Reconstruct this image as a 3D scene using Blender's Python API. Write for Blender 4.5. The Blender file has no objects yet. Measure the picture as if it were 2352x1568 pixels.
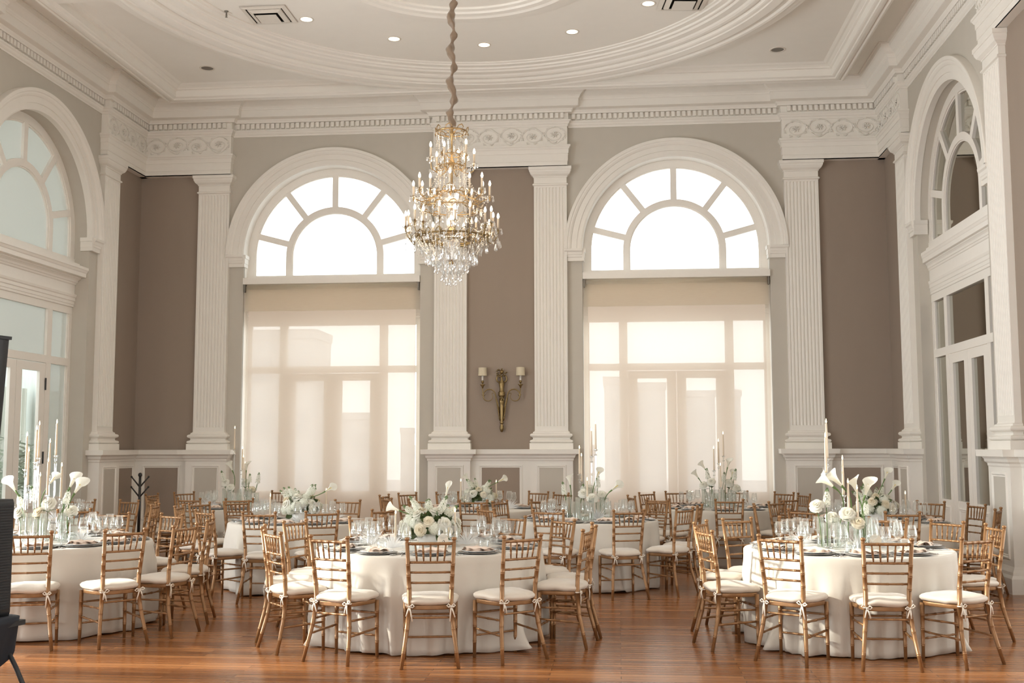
import bpy, bmesh, math, random
from mathutils import Vector, Matrix
PI = math.pi
sc = bpy.context.scene
COL = sc.collection
random.seed(7)

# ------------------------------------------------------------------ camera
cd = bpy.data.cameras.new('camera')
cam = bpy.data.objects.new('camera', cd)
COL.objects.link(cam)
R_ = Vector((0.99544873, 0.09527665, -0.00204592))
U_ = Vector((0.01100419, -0.09359367, 0.99554966))
F_ = Vector((-0.09466116, 0.99104116, 0.09421614))
cam.matrix_world = Matrix(((R_.x, U_.x, -F_.x, 0), (R_.y, U_.y, -F_.y, 0), (R_.z, U_.z, -F_.z, 1.6), (0, 0, 0, 1)))
cd.sensor_width = 36.0
cd.lens = 2548.55 / 2352 * 36.0
cd.clip_end = 600
sc.camera = cam

# ------------------------------------------------------------------ world, sun, window portals, fill lamps, exposure
w = bpy.data.worlds.new('sky'); sc.world = w; w.use_nodes = True
nt = w.node_tree
bg = nt.nodes['Background']
tc = nt.nodes.new('ShaderNodeTexCoord'); sp = nt.nodes.new('ShaderNodeSeparateXYZ')
cr = nt.nodes.new('ShaderNodeValToRGB')
nt.links.new(tc.outputs['Generated'], sp.inputs[0]); nt.links.new(sp.outputs['Z'], cr.inputs[0])
cr.color_ramp.elements[0].position = 0.0; cr.color_ramp.elements[0].color = (0.98, 0.97, 0.95, 1)
cr.color_ramp.elements[1].position = 0.8; cr.color_ramp.elements[1].color = (0.86, 0.93, 1.0, 1)
nt.links.new(cr.outputs[0], bg.inputs[0])
bg.inputs[1].default_value = 5.2
sd = bpy.data.lights.new('sun', 'SUN'); sd.energy = 14.0; sd.angle = math.radians(3.0); sd.color = (1.0, 0.93, 0.82)
so = bpy.data.objects.new('sun', sd); COL.objects.link(so)
so.rotation_euler = Vector((0.915, 0.02, -0.40)).to_track_quat('-Z', 'Y').to_euler()
def portal(name, loc, rot, sx, sy):
    l = bpy.data.lights.new(name, 'AREA'); l.shape = 'RECTANGLE'; l.size = sx; l.size_y = sy
    l.cycles.is_portal = True
    o = bpy.data.objects.new(name, l); COL.objects.link(o); o.location = loc; o.rotation_euler = rot
for cx in (-4.885, 0.975):
    portal('daylight_portal', (cx, 18.95, 3.25), (-PI / 2, 0, 0), 3.2, 6.5)
for cy in (15.12, 9.24, 3.36):
    portal('daylight_portal', (-8.8, cy, 3.25), (0, -PI / 2, 0), 6.5, 3.2)
def fill_lamp(name, loc, rot, sx, sy, e, col=(1.0, 0.96, 0.90)):
    l = bpy.data.lights.new(name, 'AREA'); l.shape = 'RECTANGLE'; l.size = sx; l.size_y = sy; l.energy = e; l.color = col
    o = bpy.data.objects.new(name, l); COL.objects.link(o); o.location = loc; o.rotation_euler = rot
# added unseen area lamps as room fill, outside front openings and near side windows
for cx in (-5.4, 1.5):
    fill_lamp('fill_lamp_front', (cx, -7.9, 4.2), (PI / 2, 0, 0), 3.0, 4.5, 95, (1.0, 0.98, 0.95))  # added fill from behind the camera
for cy in (9.24, 3.36):
    fill_lamp('fill_lamp_left', (-9.4, cy, 2.6), (0, -PI / 2 - 0.55, 0), 4.0, 3.0, 1550, (0.93, 0.97, 1.0))  # added fill, tilted up to brighten the ceiling
for cy in (9.24, 3.36):
    fill_lamp('fill_lamp_right', (5.4, cy, 3.2), (0, PI / 2 + 0.2, 0), 4.0, 3.0, 190, (1.0, 0.97, 0.93))  # weaker added fill, meant for the left wall
sc.view_settings.view_transform = 'Standard'
sc.view_settings.look = 'None'
sc.view_settings.exposure = -0.34
sc.view_settings.gamma = 1.0
sc.view_settings.use_curve_mapping = False
cy_ = sc.cycles
cy_.max_bounces = 9; cy_.diffuse_bounces = 5; cy_.glossy_bounces = 4; cy_.transmission_bounces = 8
cy_.transparent_max_bounces = 40; cy_.caustics_reflective = False; cy_.caustics_refractive = False
cy_.sample_clamp_indirect = 4.0; cy_.use_denoising = True

# ------------------------------------------------------------------ materials
def newmat(name):
    m = bpy.data.materials.new(name); m.use_nodes = True
    n = m.node_tree.nodes; return m, n, m.node_tree.links, n['Principled BSDF']
def pbr(name, col, rough=0.6, metal=0.0, scale=30.0, var=0.06, bump=0.0, bscale=None, stretch=(1, 1, 1), emit=None, es=0, sub=0, sheen=0, spec=0.5, coat=0):
    m, n, l, p = newmat(name)
    p.inputs['Roughness'].default_value = rough; p.inputs['Metallic'].default_value = metal
    p.inputs['Specular IOR Level'].default_value = spec
    if coat: p.inputs['Coat Weight'].default_value = coat; p.inputs['Coat Roughness'].default_value = 0.15
    if sheen: p.inputs['Sheen Weight'].default_value = sheen
    t = n.new('ShaderNodeTexCoord'); mp = n.new('ShaderNodeMapping'); mp.inputs['Scale'].default_value = stretch
    nz = n.new('ShaderNodeTexNoise'); nz.inputs['Scale'].default_value = scale; nz.inputs['Detail'].default_value = 4
    l.new(t.outputs['Object'], mp.inputs[0]); l.new(mp.outputs[0], nz.inputs['Vector'])
    mx = n.new('ShaderNodeMix'); mx.data_type = 'RGBA'
    mx.inputs[6].default_value = tuple(c * (1 - var) for c in col) + (1,)
    mx.inputs[7].default_value = tuple(min(1, c * (1 + var)) for c in col) + (1,)
    l.new(nz.outputs['Fac'], mx.inputs[0]); l.new(mx.outputs[2], p.inputs['Base Color'])
    if bump:
        b = n.new('ShaderNodeBump'); b.inputs['Strength'].default_value = bump; b.inputs['Distance'].default_value = 0.004
        if bscale:
            n2 = n.new('ShaderNodeTexNoise'); n2.inputs['Scale'].default_value = bscale; n2.inputs['Detail'].default_value = 3
            l.new(mp.outputs[0], n2.inputs['Vector']); l.new(n2.outputs['Fac'], b.inputs['Height'])
        else: l.new(nz.outputs['Fac'], b.inputs['Height'])
        l.new(b.outputs[0], p.inputs['Normal'])
    if emit: p.inputs['Emission Color'].default_value = tuple(emit) + (1,); p.inputs['Emission Strength'].default_value = es
    return m
def thin_glass(name, tint=(0.97, 0.98, 0.98), edge=0.55, rough=0.02, base=0.04):
    m, n, l, p = newmat(name); n.remove(p)
    out = n['Material Output']
    tr = n.new('ShaderNodeBsdfTransparent'); tr.inputs[0].default_value = tint + (1,)
    gl = n.new('ShaderNodeBsdfGlossy'); gl.inputs['Roughness'].default_value = rough; gl.inputs[0].default_value = (1, 1, 1, 1)
    lw = n.new('ShaderNodeLayerWeight'); lw.inputs[0].default_value = 0.35
    mr = n.new('ShaderNodeMapRange'); mr.inputs[3].default_value = base; mr.inputs[4].default_value = edge
    mx = n.new('ShaderNodeMixShader')
    l.new(lw.outputs['Facing'], mr.inputs[0]); l.new(mr.outputs[0], mx.inputs[0])
    l.new(tr.outputs[0], mx.inputs[1]); l.new(gl.outputs[0], mx.inputs[2]); l.new(mx.outputs[0], out.inputs[0])
    return m
def mix3(name, col, f_transp, f_transl, scale=0):
    m, n, l, p = newmat(name); n.remove(p)
    out = n['Material Output']
    tr = n.new('ShaderNodeBsdfTransparent'); tr.inputs[0].default_value = (1, 1, 1, 1)
    tl = n.new('ShaderNodeBsdfTranslucent'); tl.inputs[0].default_value = tuple(col) + (1,)
    df = n.new('ShaderNodeBsdfDiffuse'); df.inputs[0].default_value = tuple(col) + (1,)
    if scale:
        t = n.new('ShaderNodeTexCoord'); mp = n.new('ShaderNodeMapping'); mp.inputs['Scale'].default_value = (1, 1, 30)
        nz = n.new('ShaderNodeTexNoise'); nz.inputs['Scale'].default_value = scale
        l.new(t.outputs['Object'], mp.inputs[0]); l.new(mp.outputs[0], nz.inputs['Vector'])
        mx = n.new('ShaderNodeMix'); mx.data_type = 'RGBA'
        mx.inputs[6].default_value = tuple(c * 0.94 for c in col) + (1,); mx.inputs[7].default_value = tuple(min(1, c * 1.05) for c in col) + (1,)
        l.new(nz.outputs['Fac'], mx.inputs[0]); l.new(mx.outputs[2], tl.inputs[0])
    a = n.new('ShaderNodeMixShader'); a.inputs[0].default_value = f_transl / (1 - f_transp)
    l.new(df.outputs[0], a.inputs[1]); l.new(tl.outputs[0], a.inputs[2])
    b = n.new('ShaderNodeMixShader'); b.inputs[0].default_value = f_transp
    l.new(a.outputs[0], b.inputs[1]); l.new(tr.outputs[0], b.inputs[2]); l.new(b.outputs[0], out.inputs[0])
    return m
M = {}
M['wall'] = pbr('taupe_wall_paint', (0.56, 0.52, 0.455), 0.85, scale=6, var=0.03, bump=0.15, bscale=220)
M['panel'] = pbr('brown_grasscloth', (0.32, 0.255, 0.205), 0.85, scale=3, var=0.05, bump=0.4, bscale=160, stretch=(1, 1, 0.3))
M['trim'] = pbr('ivory_plaster_paint', (0.85, 0.815, 0.755), 0.55, scale=8, var=0.025, bump=0.05, bscale=90)
M['ceil'] = pbr('ceiling_plaster', (0.85, 0.815, 0.755), 0.8, scale=5, var=0.02, bump=0.08, bscale=120)
M['frame'] = pbr('window_frame_paint', (0.87, 0.83, 0.77), 0.45, scale=12, var=0.02)
M['gold'] = pbr('antique_gold_wood', (0.29, 0.15, 0.062), 0.38, metal=0.4, scale=40, var=0.22, bump=0.1, spec=0.6)
M['cushion'] = pbr('ivory_satin_cushion', (0.62, 0.545, 0.46), 0.5, scale=14, var=0.04, bump=0.5, bscale=18, sheen=0.3)
M['tie'] = pbr('ivory_cushion_tie', (0.80, 0.73, 0.63), 0.6, scale=30)
M['cloth'] = pbr('ivory_linen_tablecloth', (0.59, 0.54, 0.47), 0.85, scale=9, var=0.025, bump=0.2, bscale=300, sheen=0.2)
M['napkin'] = pbr('blush_linen_napkin', (0.74, 0.60, 0.50), 0.85, scale=20, var=0.04, bump=0.2, bscale=200)
M['china'] = pbr('white_china', (0.80, 0.79, 0.77), 0.12, scale=20, var=0.01, coat=0.4)
M['charger'] = pbr('pewter_charger', (0.30, 0.28, 0.26), 0.3, metal=0.6, scale=30)
M['silver'] = pbr('polished_flatware', (0.62, 0.61, 0.59), 0.14, metal=1.0, scale=30)
M['glass'] = thin_glass('clear_stemware', edge=0.5)
M['vase'] = thin_glass('clear_vase_glass', tint=(0.95, 0.975, 0.965), edge=0.6)
M['crystal'] = thin_glass('cut_crystal', tint=(0.93, 0.94, 0.95), edge=0.95, rough=0.05, base=0.32)
M['stick'] = thin_glass('clear_acrylic_candlestick', tint=(0.96, 0.97, 0.97), edge=0.75, rough=0.04, base=0.10)
M['pane'] = thin_glass('window_pane', tint=(0.96, 0.98, 0.98), edge=0.4, base=0.03)
M['frost'] = mix3('frosted_pane', (0.69, 0.70, 0.675), 0.30, 0.22)
M['mirror'] = pbr('aged_mirror_pane', (0.62, 0.62, 0.55), 0.03, metal=1.0, scale=2, var=0.05)
M['shade'] = mix3('solar_shade_fabric', (0.93, 0.83, 0.73), 0.11, 0.185, scale=6)
M['shade2'] = mix3('shade_valance_fabric', (0.98, 0.94, 0.88), 0.06, 0.9, scale=6)
M['wax'] = pbr('ivory_candle_wax', (0.68, 0.56, 0.42), 0.45, scale=20, var=0.03)
M['flame'] = pbr('candle_flame', (1, 0.85, 0.55), 0.5, emit=(1.0, 0.78, 0.42), es=9)
M['bulb'] = pbr('lit_flame_bulb', (1, 0.95, 0.85), 0.4, emit=(1.0, 0.86, 0.66), es=12)
M['gilt'] = pbr('gilt_bronze', (0.40, 0.27, 0.13), 0.3, metal=0.9, scale=60, var=0.35, bump=0.3)
M['bronze'] = pbr('dark_gilt_bronze', (0.27, 0.19, 0.085), 0.35, metal=0.85, scale=60, var=0.4, bump=0.3)
M['silk'] = pbr('brown_silk_cord_cover', (0.20, 0.135, 0.085), 0.5, scale=14, var=0.25, bump=0.5, sheen=0.4)
M['parch'] = pbr('parchment_shade', (0.66, 0.58, 0.43), 0.7, scale=30)
M['white'] = pbr('white_porcelain_sleeve', (0.82, 0.78, 0.72), 0.4, scale=20)
M['black'] = pbr('black_speaker_plastic', (0.012, 0.013, 0.015), 0.5, scale=60, var=0.2, bump=0.2)
M['grille'] = pbr('black_steel_grille', (0.02, 0.021, 0.024), 0.45, metal=0.3, scale=500, var=0.8, bump=0.8)
M['blackcloth'] = pbr('black_spandex_cloth', (0.012, 0.015, 0.022), 0.8, scale=20, var=0.3)
M['blackwood'] = pbr('black_painted_wood', (0.02, 0.018, 0.017), 0.4, scale=20)
M['green'] = pbr('stem_green', (0.10, 0.17, 0.045), 0.5, scale=30, var=0.3)
M['leaf'] = pbr('leaf_green', (0.075, 0.11, 0.035), 0.5, scale=30, var=0.4)
M['petal'] = mix3('white_petal', (0.90, 0.88, 0.80), 0.0, 0.42)
M['petal2'] = mix3('cream_petal', (0.90, 0.83, 0.68), 0.0, 0.42)
M['floret'] = mix3('white_floret', (0.88, 0.88, 0.79), 0.0, 0.42)
M['calla'] = mix3('calla_white', (0.91, 0.90, 0.82), 0.0, 0.42)
M['spadix'] = pbr('calla_spadix', (0.75, 0.55, 0.12), 0.6)
M['card'] = pbr('ivory_card', (0.78, 0.69, 0.58), 0.7, scale=60, var=0.02)
M['ink'] = pbr('grey_ink', (0.16, 0.12, 0.09), 0.7)
M['vent'] = pbr('vent_enamel', (0.72, 0.67, 0.60), 0.5)
M['dark'] = pbr('dark_void', (0.02, 0.018, 0.016), 0.9)
M['lamp'] = pbr('downlight_lens', (1, 0.9, 0.7), 0.4, emit=(1.0, 0.83, 0.58), es=5)
M['greymetal'] = pbr('grey_metal', (0.20, 0.18, 0.155), 0.45, metal=0.6)
M['feather'] = mix3('white_feather', (0.93, 0.93, 0.93), 0.15, 0.4)
M['build'] = pbr('city_concrete', (0.50, 0.49, 0.48), 0.9, scale=0.5)
M['porch'] = pbr('pale_green_porch_wall', (0.60, 0.65, 0.61), 0.9, scale=1.5, var=0.04)
M['curtain'] = pbr('sheer_curtain', (0.50, 0.52, 0.46), 0.9, scale=3)
M['palm'] = pbr('palm_leaf', (0.20, 0.27, 0.19), 0.6, scale=10, var=0.3)
M['greyglass'] = pbr('distant_window_glass', (0.38, 0.39, 0.40), 0.3)
M['grey'] = pbr('outdoor_ground', (0.42, 0.41, 0.40), 0.95, scale=0.2)

def floor_mat():
    m, n, l, p = newmat('cherry_strip_floor')
    t = n.new('ShaderNodeTexCoord'); sep = n.new('ShaderNodeSeparateXYZ'); l.new(t.outputs['Object'], sep.inputs[0])
    br = n.new('ShaderNodeTexBrick'); br.offset = 0.37; br.squash = 1
    br.inputs['Scale'].default_value = 1.0; br.inputs['Mortar Size'].default_value = 0.0022; br.inputs['Mortar Smooth'].default_value = 0.3
    br.inputs['Brick Width'].default_value = 1.35; br.inputs['Row Height'].default_value = 0.083
    br.inputs['Color1'].default_value = (0, 0, 0, 1); br.inputs['Color2'].default_value = (1, 1, 1, 1); br.inputs['Mortar'].default_value = (0.5, 0.5, 0.5, 1)
    br.inputs['Bias'].default_value = 0.0
    l.new(t.outputs['Object'], br.inputs['Vector'])
    mp = n.new('ShaderNodeMapping'); mp.inputs['Scale'].default_value = (1.2, 22, 1); l.new(t.outputs['Object'], mp.inputs[0])
    nz = n.new('ShaderNodeTexNoise'); nz.inputs['Scale'].default_value = 1.6; nz.inputs['Detail'].default_value = 6; l.new(mp.outputs[0], nz.inputs['Vector'])
    r = n.new('ShaderNodeValToRGB'); e = r.color_ramp.elements
    e[0].position = 0.15; e[0].color = (0.17, 0.060, 0.020, 1); e[1].position = 0.9; e[1].color = (0.42, 0.19, 0.075, 1)
    x = e.new(0.5); x.color = (0.28, 0.112, 0.040, 1)
    mx = n.new('ShaderNodeMix'); mx.inputs[0].default_value = 0.55
    l.new(br.outputs['Color'], mx.inputs[2]); l.new(nz.outputs['Fac'], mx.inputs[3]); l.new(mx.outputs[0], r.inputs[0])
    mm = n.new('ShaderNodeMix'); mm.data_type = 'RGBA'; mm.inputs[7].default_value = (0.05, 0.018, 0.008, 1)
    l.new(br.outputs['Fac'], mm.inputs[0]); l.new(r.outputs[0], mm.inputs[6]); l.new(mm.outputs[2], p.inputs['Base Color'])
    # gentle cupping of every strip plus open joints: this is what breaks up the window reflections
    b = n.new('ShaderNodeBump'); b.inputs['Strength'].default_value = 0.55; b.inputs['Distance'].default_value = 0.0012
    wv = n.new('ShaderNodeMath'); wv.operation = 'MULTIPLY'; wv.inputs[1].default_value = 2 * PI / 0.083; l.new(sep.outputs['Y'], wv.inputs[0])
    sn = n.new('ShaderNodeMath'); sn.operation = 'COSINE'; l.new(wv.outputs[0], sn.inputs[0])
    s1 = n.new('ShaderNodeMath'); s1.operation = 'MULTIPLY_ADD'; s1.inputs[1].default_value = 0.35; l.new(sn.outputs[0], s1.inputs[0])
    s2 = n.new('ShaderNodeMath'); s2.operation = 'MULTIPLY_ADD'; s2.inputs[1].default_value = -1.2
    l.new(nz.outputs['Fac'], s1.inputs[2]); l.new(br.outputs['Fac'], s2.inputs[0]); l.new(s1.outputs[0], s2.inputs[2]); l.new(s2.outputs[0], b.inputs['Height'])
    l.new(b.outputs[0], p.inputs['Normal'])
    rr = n.new('ShaderNodeMapRange'); rr.inputs[3].default_value = 0.15; rr.inputs[4].default_value = 0.27; l.new(nz.outputs['Fac'], rr.inputs[0]); l.new(rr.outputs[0], p.inputs['Roughness'])
    p.inputs['Specular IOR Level'].default_value = 0.26
    return m
M['floor'] = floor_mat()

# ------------------------------------------------------------------ mesh helpers
class G:
    def __init__(s): s.v = []; s.f = []; s.fm = []; s.mi = 0
    def face(s, idx): s.f.append(tuple(idx)); s.fm.append(s.mi)
    def add(s, vs, fs):
        b = len(s.v); s.v += [tuple(v) for v in vs]
        for f in fs: s.face([b + i for i in f])
    def box(s, x0, y0, z0, x1, y1, z1):
        s.add([(x0, y0, z0), (x1, y0, z0), (x1, y1, z0), (x0, y1, z0), (x0, y0, z1), (x1, y0, z1), (x1, y1, z1), (x0, y1, z1)],
              [(0, 3, 2, 1), (4, 5, 6, 7), (0, 1, 5, 4), (1, 2, 6, 5), (2, 3, 7, 6), (3, 0, 4, 7)])
    def rings(s, rows, close=True, caps=True):
        n = len(rows[0]); b = len(s.v)
        for r in rows: s.v += [tuple(v) for v in r]
        for i in range(len(rows) - 1):
            for j in range(n if close else n - 1):
                k = (j + 1) % n
                s.face((b + i * n + j, b + i * n + k, b + (i + 1) * n + k, b + (i + 1) * n + j))
        if caps and n > 2:
            s.face([b + j for j in reversed(range(n))]); s.face([b + (len(rows) - 1) * n + j for j in range(n)])
    def lathe(s, prof, seg=16, c=(0, 0, 0), sx=1, sy=1, caps=True):
        s.rings([[(c[0] + r * sx * math.cos(2 * PI * j / seg), c[1] + r * sy * math.sin(2 * PI * j / seg), c[2] + z) for j in range(seg)] for r, z in prof], True, caps)
    def tube(s, path, rad, seg=8, flat=1.0, caps=True):
        path = [Vector(p) for p in path]; n = len(path)
        if not hasattr(rad, '__len__'): rad = [rad] * n
        d0 = (path[1] - path[0]).normalized()
        a = d0.orthogonal().normalized() if abs(d0.z) < 0.9 else (Vector((1, 0, 0)) - d0 * d0.x).normalized()
        rows = []
        for i, p in enumerate(path):
            d = (path[min(i + 1, n - 1)] - path[max(i - 1, 0)])
            d = d.normalized() if d.length > 1e-9 else d0
            a = (a - d * a.dot(d)).normalized(); b = d.cross(a)
            rows.append([p + (a * math.cos(2 * PI * j / seg) + b * flat * math.sin(2 * PI * j / seg)) * rad[i] for j in range(seg)])
        s.rings(rows, True, caps)
    def usweep(s, u0, u1, d0, prof):   # three-sided block against a wall: prof = [(offset, z)], axes (u, -d)
        s.rings([[(u0 - o, 0, z), (u0 - o, -(d0 + o), z), (u1 + o, -(d0 + o), z), (u1 + o, 0, z)] for o, z in prof], True, True)
    def mesh(s, name, mats, smooth=False, recalc=True):
        me = bpy.data.meshes.new(name); me.from_pydata(s.v, [], s.f)
        if not isinstance(mats, (list, tuple)): mats = [mats]
        for m in mats: me.materials.append(m)
        if len(mats) > 1: me.polygons.foreach_set('material_index', s.fm)
        if recalc:
            bm = bmesh.new(); bm.from_mesh(me); bmesh.ops.recalc_face_normals(bm, faces=bm.faces); bm.to_mesh(me); bm.free()
        if smooth: me.polygons.foreach_set('use_smooth', [True] * len(me.polygons))
        me.update()
        return me
def obj(name, mesh, parent=None, loc=(0, 0, 0), rot=(0, 0, 0), scale=None):
    o = bpy.data.objects.new(name, mesh); COL.objects.link(o)
    o.location = loc; o.rotation_euler = rot
    if scale: o.scale = scale if hasattr(scale, '__len__') else (scale,) * 3
    if parent: o.parent = parent
    return o
def part(name, g, mat, parent=None, smooth=False, **k): return obj(name, g.mesh(name, mat, smooth), parent, **k)
def tag(o, label, cat, group=None, kind=None):
    o['label'] = label; o['category'] = cat
    if group: o['group'] = group
    if kind: o['kind'] = kind
    return o
def struct(o, label, cat='structure'): o['kind'] = 'structure'; o['label'] = label; o['category'] = cat; return o
def empty(name, loc=(0, 0, 0), rz=0): return obj(name, None, None, loc, (0, 0, rz))
kids = {}
def children(o):
    return [c for c in COL.objects if c.parent == o]
def copy_tree(o, cache, loc, rz, sc_=None):
    r = o.copy(); COL.objects.link(r); r.location = loc; r.rotation_euler = (0, 0, rz)
    if sc_: r.scale = (sc_,) * 3
    for k in ('label', 'category', 'group'):
        if k in r: del r[k]
    for ch, gch in cache:
        c = ch.copy(); COL.objects.link(c); c.parent = r
        for g in gch:
            d = g.copy(); COL.objects.link(d); d.parent = c
    return r
def cache_of(o): return [(c, children(c)) for c in children(o)]
def sweep(pts, prof, closed=False):
    """pts: axis-aligned polyline in XY with the room on the left-hand side; prof: [(offset into room, z)]"""
    n = len(pts); nor = []
    for i in range(n if closed else n - 1):
        a = Vector(pts[i]); b = Vector(pts[(i + 1) % n]); d = (b - a).normalized(); nor.append(Vector((-d.y, d.x)))
    rows = []
    for i in range(n):
        if closed: n0, n1 = nor[i - 1], nor[i]
        else: n0, n1 = nor[max(i - 1, 0)], nor[min(i, n - 2)]
        m = n0 if (n0 - n1).length < 1e-6 else n0 + n1
        rows.append([(pts[i][0] + m.x * o, pts[i][1] + m.y * o, z) for o, z in prof])
    g = G()
    if closed: rows.append(rows[0])
    g.rings(rows, False, False)
    return g

# ------------------------------------------------------------------ room dimensions
XL, XR, YB, YF = -8.32, 4.43, 18.5, -7.0
XC = (XL + XR) / 2
ZC = 7.62
WB = (-4.885, 0.975)          # window centres on the back wall
WS = (15.12, 9.24, 3.36)      # window centres on the side walls
HALF, SPR = 1.55, 4.91        # half opening, springing height
# wall frames: local axes (u along the wall, -d into the room, z)
def wall_root(name, loc, rz, label):
    e = empty(name, loc, rz); struct(e, label, 'wall'); return e
# back: u = X, local -Y points to the room -> world -Y : rz = 0, origin (0, YB)
# right: u = -(Y), local -Y -> world -X : rz = -90deg : local x -> world -Y
# left:  local x -> world +Y, local -Y -> world +X : rz = 90deg
wall_back = wall_root('wall_back', (0, YB, 0), 0, 'far end wall, taupe and ivory, holding two arched windows')
wall_right = wall_root('wall_right', (XR, 0, 0), -PI / 2, 'right side wall with arched mirrored window and fluted pilasters')
wall_left = wall_root('wall_left', (XL, 0, 0), PI / 2, 'left side wall with arched frosted glass door bay')
WALLS = {'back': (wall_back, 1), 'right': (wall_right, -1), 'left': (wall_left, 1)}
def U(wname, c): return c * WALLS[wname][1]

def wall_mesh(u0, u1, cents, thick=0.42, ztop=ZC + 0.1):
    g = G(); cur = u0
    for c in sorted(cents):
        g.box(cur, 0, 0, c - HALF, thick, ztop); cur = c + HALF
        N = 40
        arc = [(c - HALF * math.cos(PI * i / N), SPR + HALF * math.sin(PI * i / N)) for i in range(N + 1)]
        for i in range(N):
            (xa, za), (xb, zb) = arc[i], arc[i + 1]
            g.add([(xa, 0, za), (xb, 0, zb), (xb, 0, ztop), (xa, 0, ztop), (xa, thick, za), (xb, thick, zb), (xb, thick, ztop), (xa, thick, ztop)],
                  [(0, 1, 2, 3), (7, 6, 5, 4), (0, 4, 5, 1)])
    g.box(cur, 0, 0, u1, thick, ztop)
    return g
part('wall_plaster', wall_mesh(XL, XR, WB), M['wall'], wall_back)
part('wall_plaster', wall_mesh(-YB, -YF, [-c for c in WS]), M['wall'], wall_right)
part('wall_plaster', wall_mesh(YF, YB, WS), M['wall'], wall_left)
struct(part('wall_front', wall_mesh(XL, XR, (-5.4, 1.5)), M['wall'], loc=(0, YF - 0.42, 0)), 'taupe wall behind the camera, arched openings added for light', 'wall')  # two arched openings added here to let fill light in
g = G(); g.box(XL - 0.42, YF - 0.42, -0.1, XR + 0.42, YB + 0.42, 0); struct(part('floor', g, M['floor']), 'glossy reddish brown narrow strip wood floor', 'floor')
ceiling = empty('ceiling'); struct(ceiling, 'ivory plaster ceiling with a large moulded circle', 'ceiling')
g = G(); g.box(XL - 0.42, YF - 0.42, ZC, XR + 0.42, YB + 0.42, ZC + 0.2); part('ceiling_plaster', g, M['ceil'], ceiling)

# ------------------------------------------------------------------ brown grasscloth fields
def field(wname, a, b, z0, z1):
    u0, u1 = sorted((U(wname, a), U(wname, b))); g = G(); g.box(u0, -0.006, z0, u1, 0.0, z1); part('wallpaper_panel', g, M['panel'], WALLS[wname][0])
PB = (-6.965, -2.805, -1.105, 3.055)       # pilasters on the back wall
PS = (17.22, 13.0, 11.32, 7.14, 5.44)      # pilasters on the side walls
SH = 0.277                                 # half shaft width
ZL = 1.555                                 # ledge top
for a, b in ((XL, PB[0]), (PB[1], PB[2]), (PB[3], XR)): field('back', a, b, ZL - 0.1, 6.33)
for wn in ('right', 'left'):
    for a, b in ((PS[0], YB), (PS[2], PS[1])): field(wn, a, b, ZL - 0.1, 6.33)

# ------------------------------------------------------------------ pilasters
def shaft_mesh():
    g = G(); D = 0.085; n = 9; pts = [(-SH, 0), (-SH, -D)]
    wdt = 2 * SH - 0.05; st = wdt / n
    for i in range(n):
        a = -wdt / 2 + i * st + st * 0.18; b = a + st * 0.64
        pts.append((a, -D))
        for k in range(1, 5):
            t = k / 5; pts.append((a + (b - a) * t, -D + 0.016 * math.sin(PI * t)))
        pts.append((b, -D))
    pts += [(SH, -D), (SH, 0)]
    g.rings([[(x, y, 1.93) for x, y in pts], [(x, y, 5.97) for x, y in pts]], True, False)
    g.usweep(-SH, SH, D - 0.001, [(0, 1.84), (0, 1.935)]); g.usweep(-SH, SH, D - 0.001, [(0, 5.96), (0, 6.02)])
    return g.mesh('fluted_shaft', M['trim'])
def base_mesh():
    g = G()
    def tor(zc, h, o):
        return [(o - h * 0.55 + h * 0.55 * math.cos(t), zc + h / 2 * math.sin(t)) for t in [(-PI / 2 + PI * i / 6) for i in range(7)]]
    prof = [(0.082, 1.555), (0.082, 1.655)] + tor(1.685, 0.05, 0.078) + [(0.035, 1.715), (0.028, 1.735), (0.036, 1.75)] + tor(1.785, 0.06, 0.074) + [(0.03, 1.82), (0.028, 1.838), (0.006, 1.85), (0.0, 1.865)]
    g.usweep(-SH, SH, 0.085, prof); return g.mesh('pilaster_base', M['trim'])
def cap_mesh():
    g = G()
    g.usweep(-SH, SH, 0.085, [(0, 5.99), (0.022, 6.0), (0.022, 6.02), (0.0, 6.035), (0, 6.13), (0.012, 6.135), (0.012, 6.15), (0.02, 6.155), (0.05, 6.18), (0.07, 6.22), (0.075, 6.25), (0.085, 6.255), (0.085, 6.305), (0, 6.306)])
    return g.mesh('pilaster_capital', M['trim'])
ms, mb, mc = shaft_mesh(), base_mesh(), cap_mesh()
def pilaster(wname, c):
    r, s = WALLS[wname]
    o = obj('pilaster', ms, r, (U(wname, c), 0, 0)); obj('pilaster_base', mb, o); obj('pilaster_capital', mc, o)
for c in PB: pilaster('back', c)
for c in PS[:3]: pilaster('left', c); pilaster('right', c)

# ------------------------------------------------------------------ dado: pedestals, panels, ledge
PD, PH = 0.18, 0.355
LEDGE = [(0, 1.36), (0.01, 1.375), (0.012, 1.40), (0.035, 1.42), (0.04, 1.45), (0.06, 1.475), (0.105, 1.478), (0.11, 1.555), (0, 1.556)]
PLINTH = [(0.05, 0), (0.05, 0.165), (0.045, 0.175), (0.03, 0.2), (0.025, 0.23), (0.01, 0.26), (0.0, 0.29)]
def moulded_panel(g, u0, u1, z0, z1, d, w_=0.07):
    # raised picture-frame moulding round a recessed field, front face at depth d
    for k, (o, dd) in enumerate(((0.0, 0.012), (0.022, 0.018), (0.035, 0.006), (w_, -0.008))): pass
    rows = []
    for o, dd in ((0.0, 0.0), (0.004, 0.014), (0.02, 0.016), (0.03, 0.006), (0.045, 0.008), (0.055, -0.004)):
        rows.append([(u0 + o, -(d + dd), z0 + o), (u1 - o, -(d + dd), z0 + o), (u1 - o, -(d + dd), z1 - o), (u0 + o, -(d + dd), z1 - o)])
    g.rings(rows, True, False)
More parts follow.
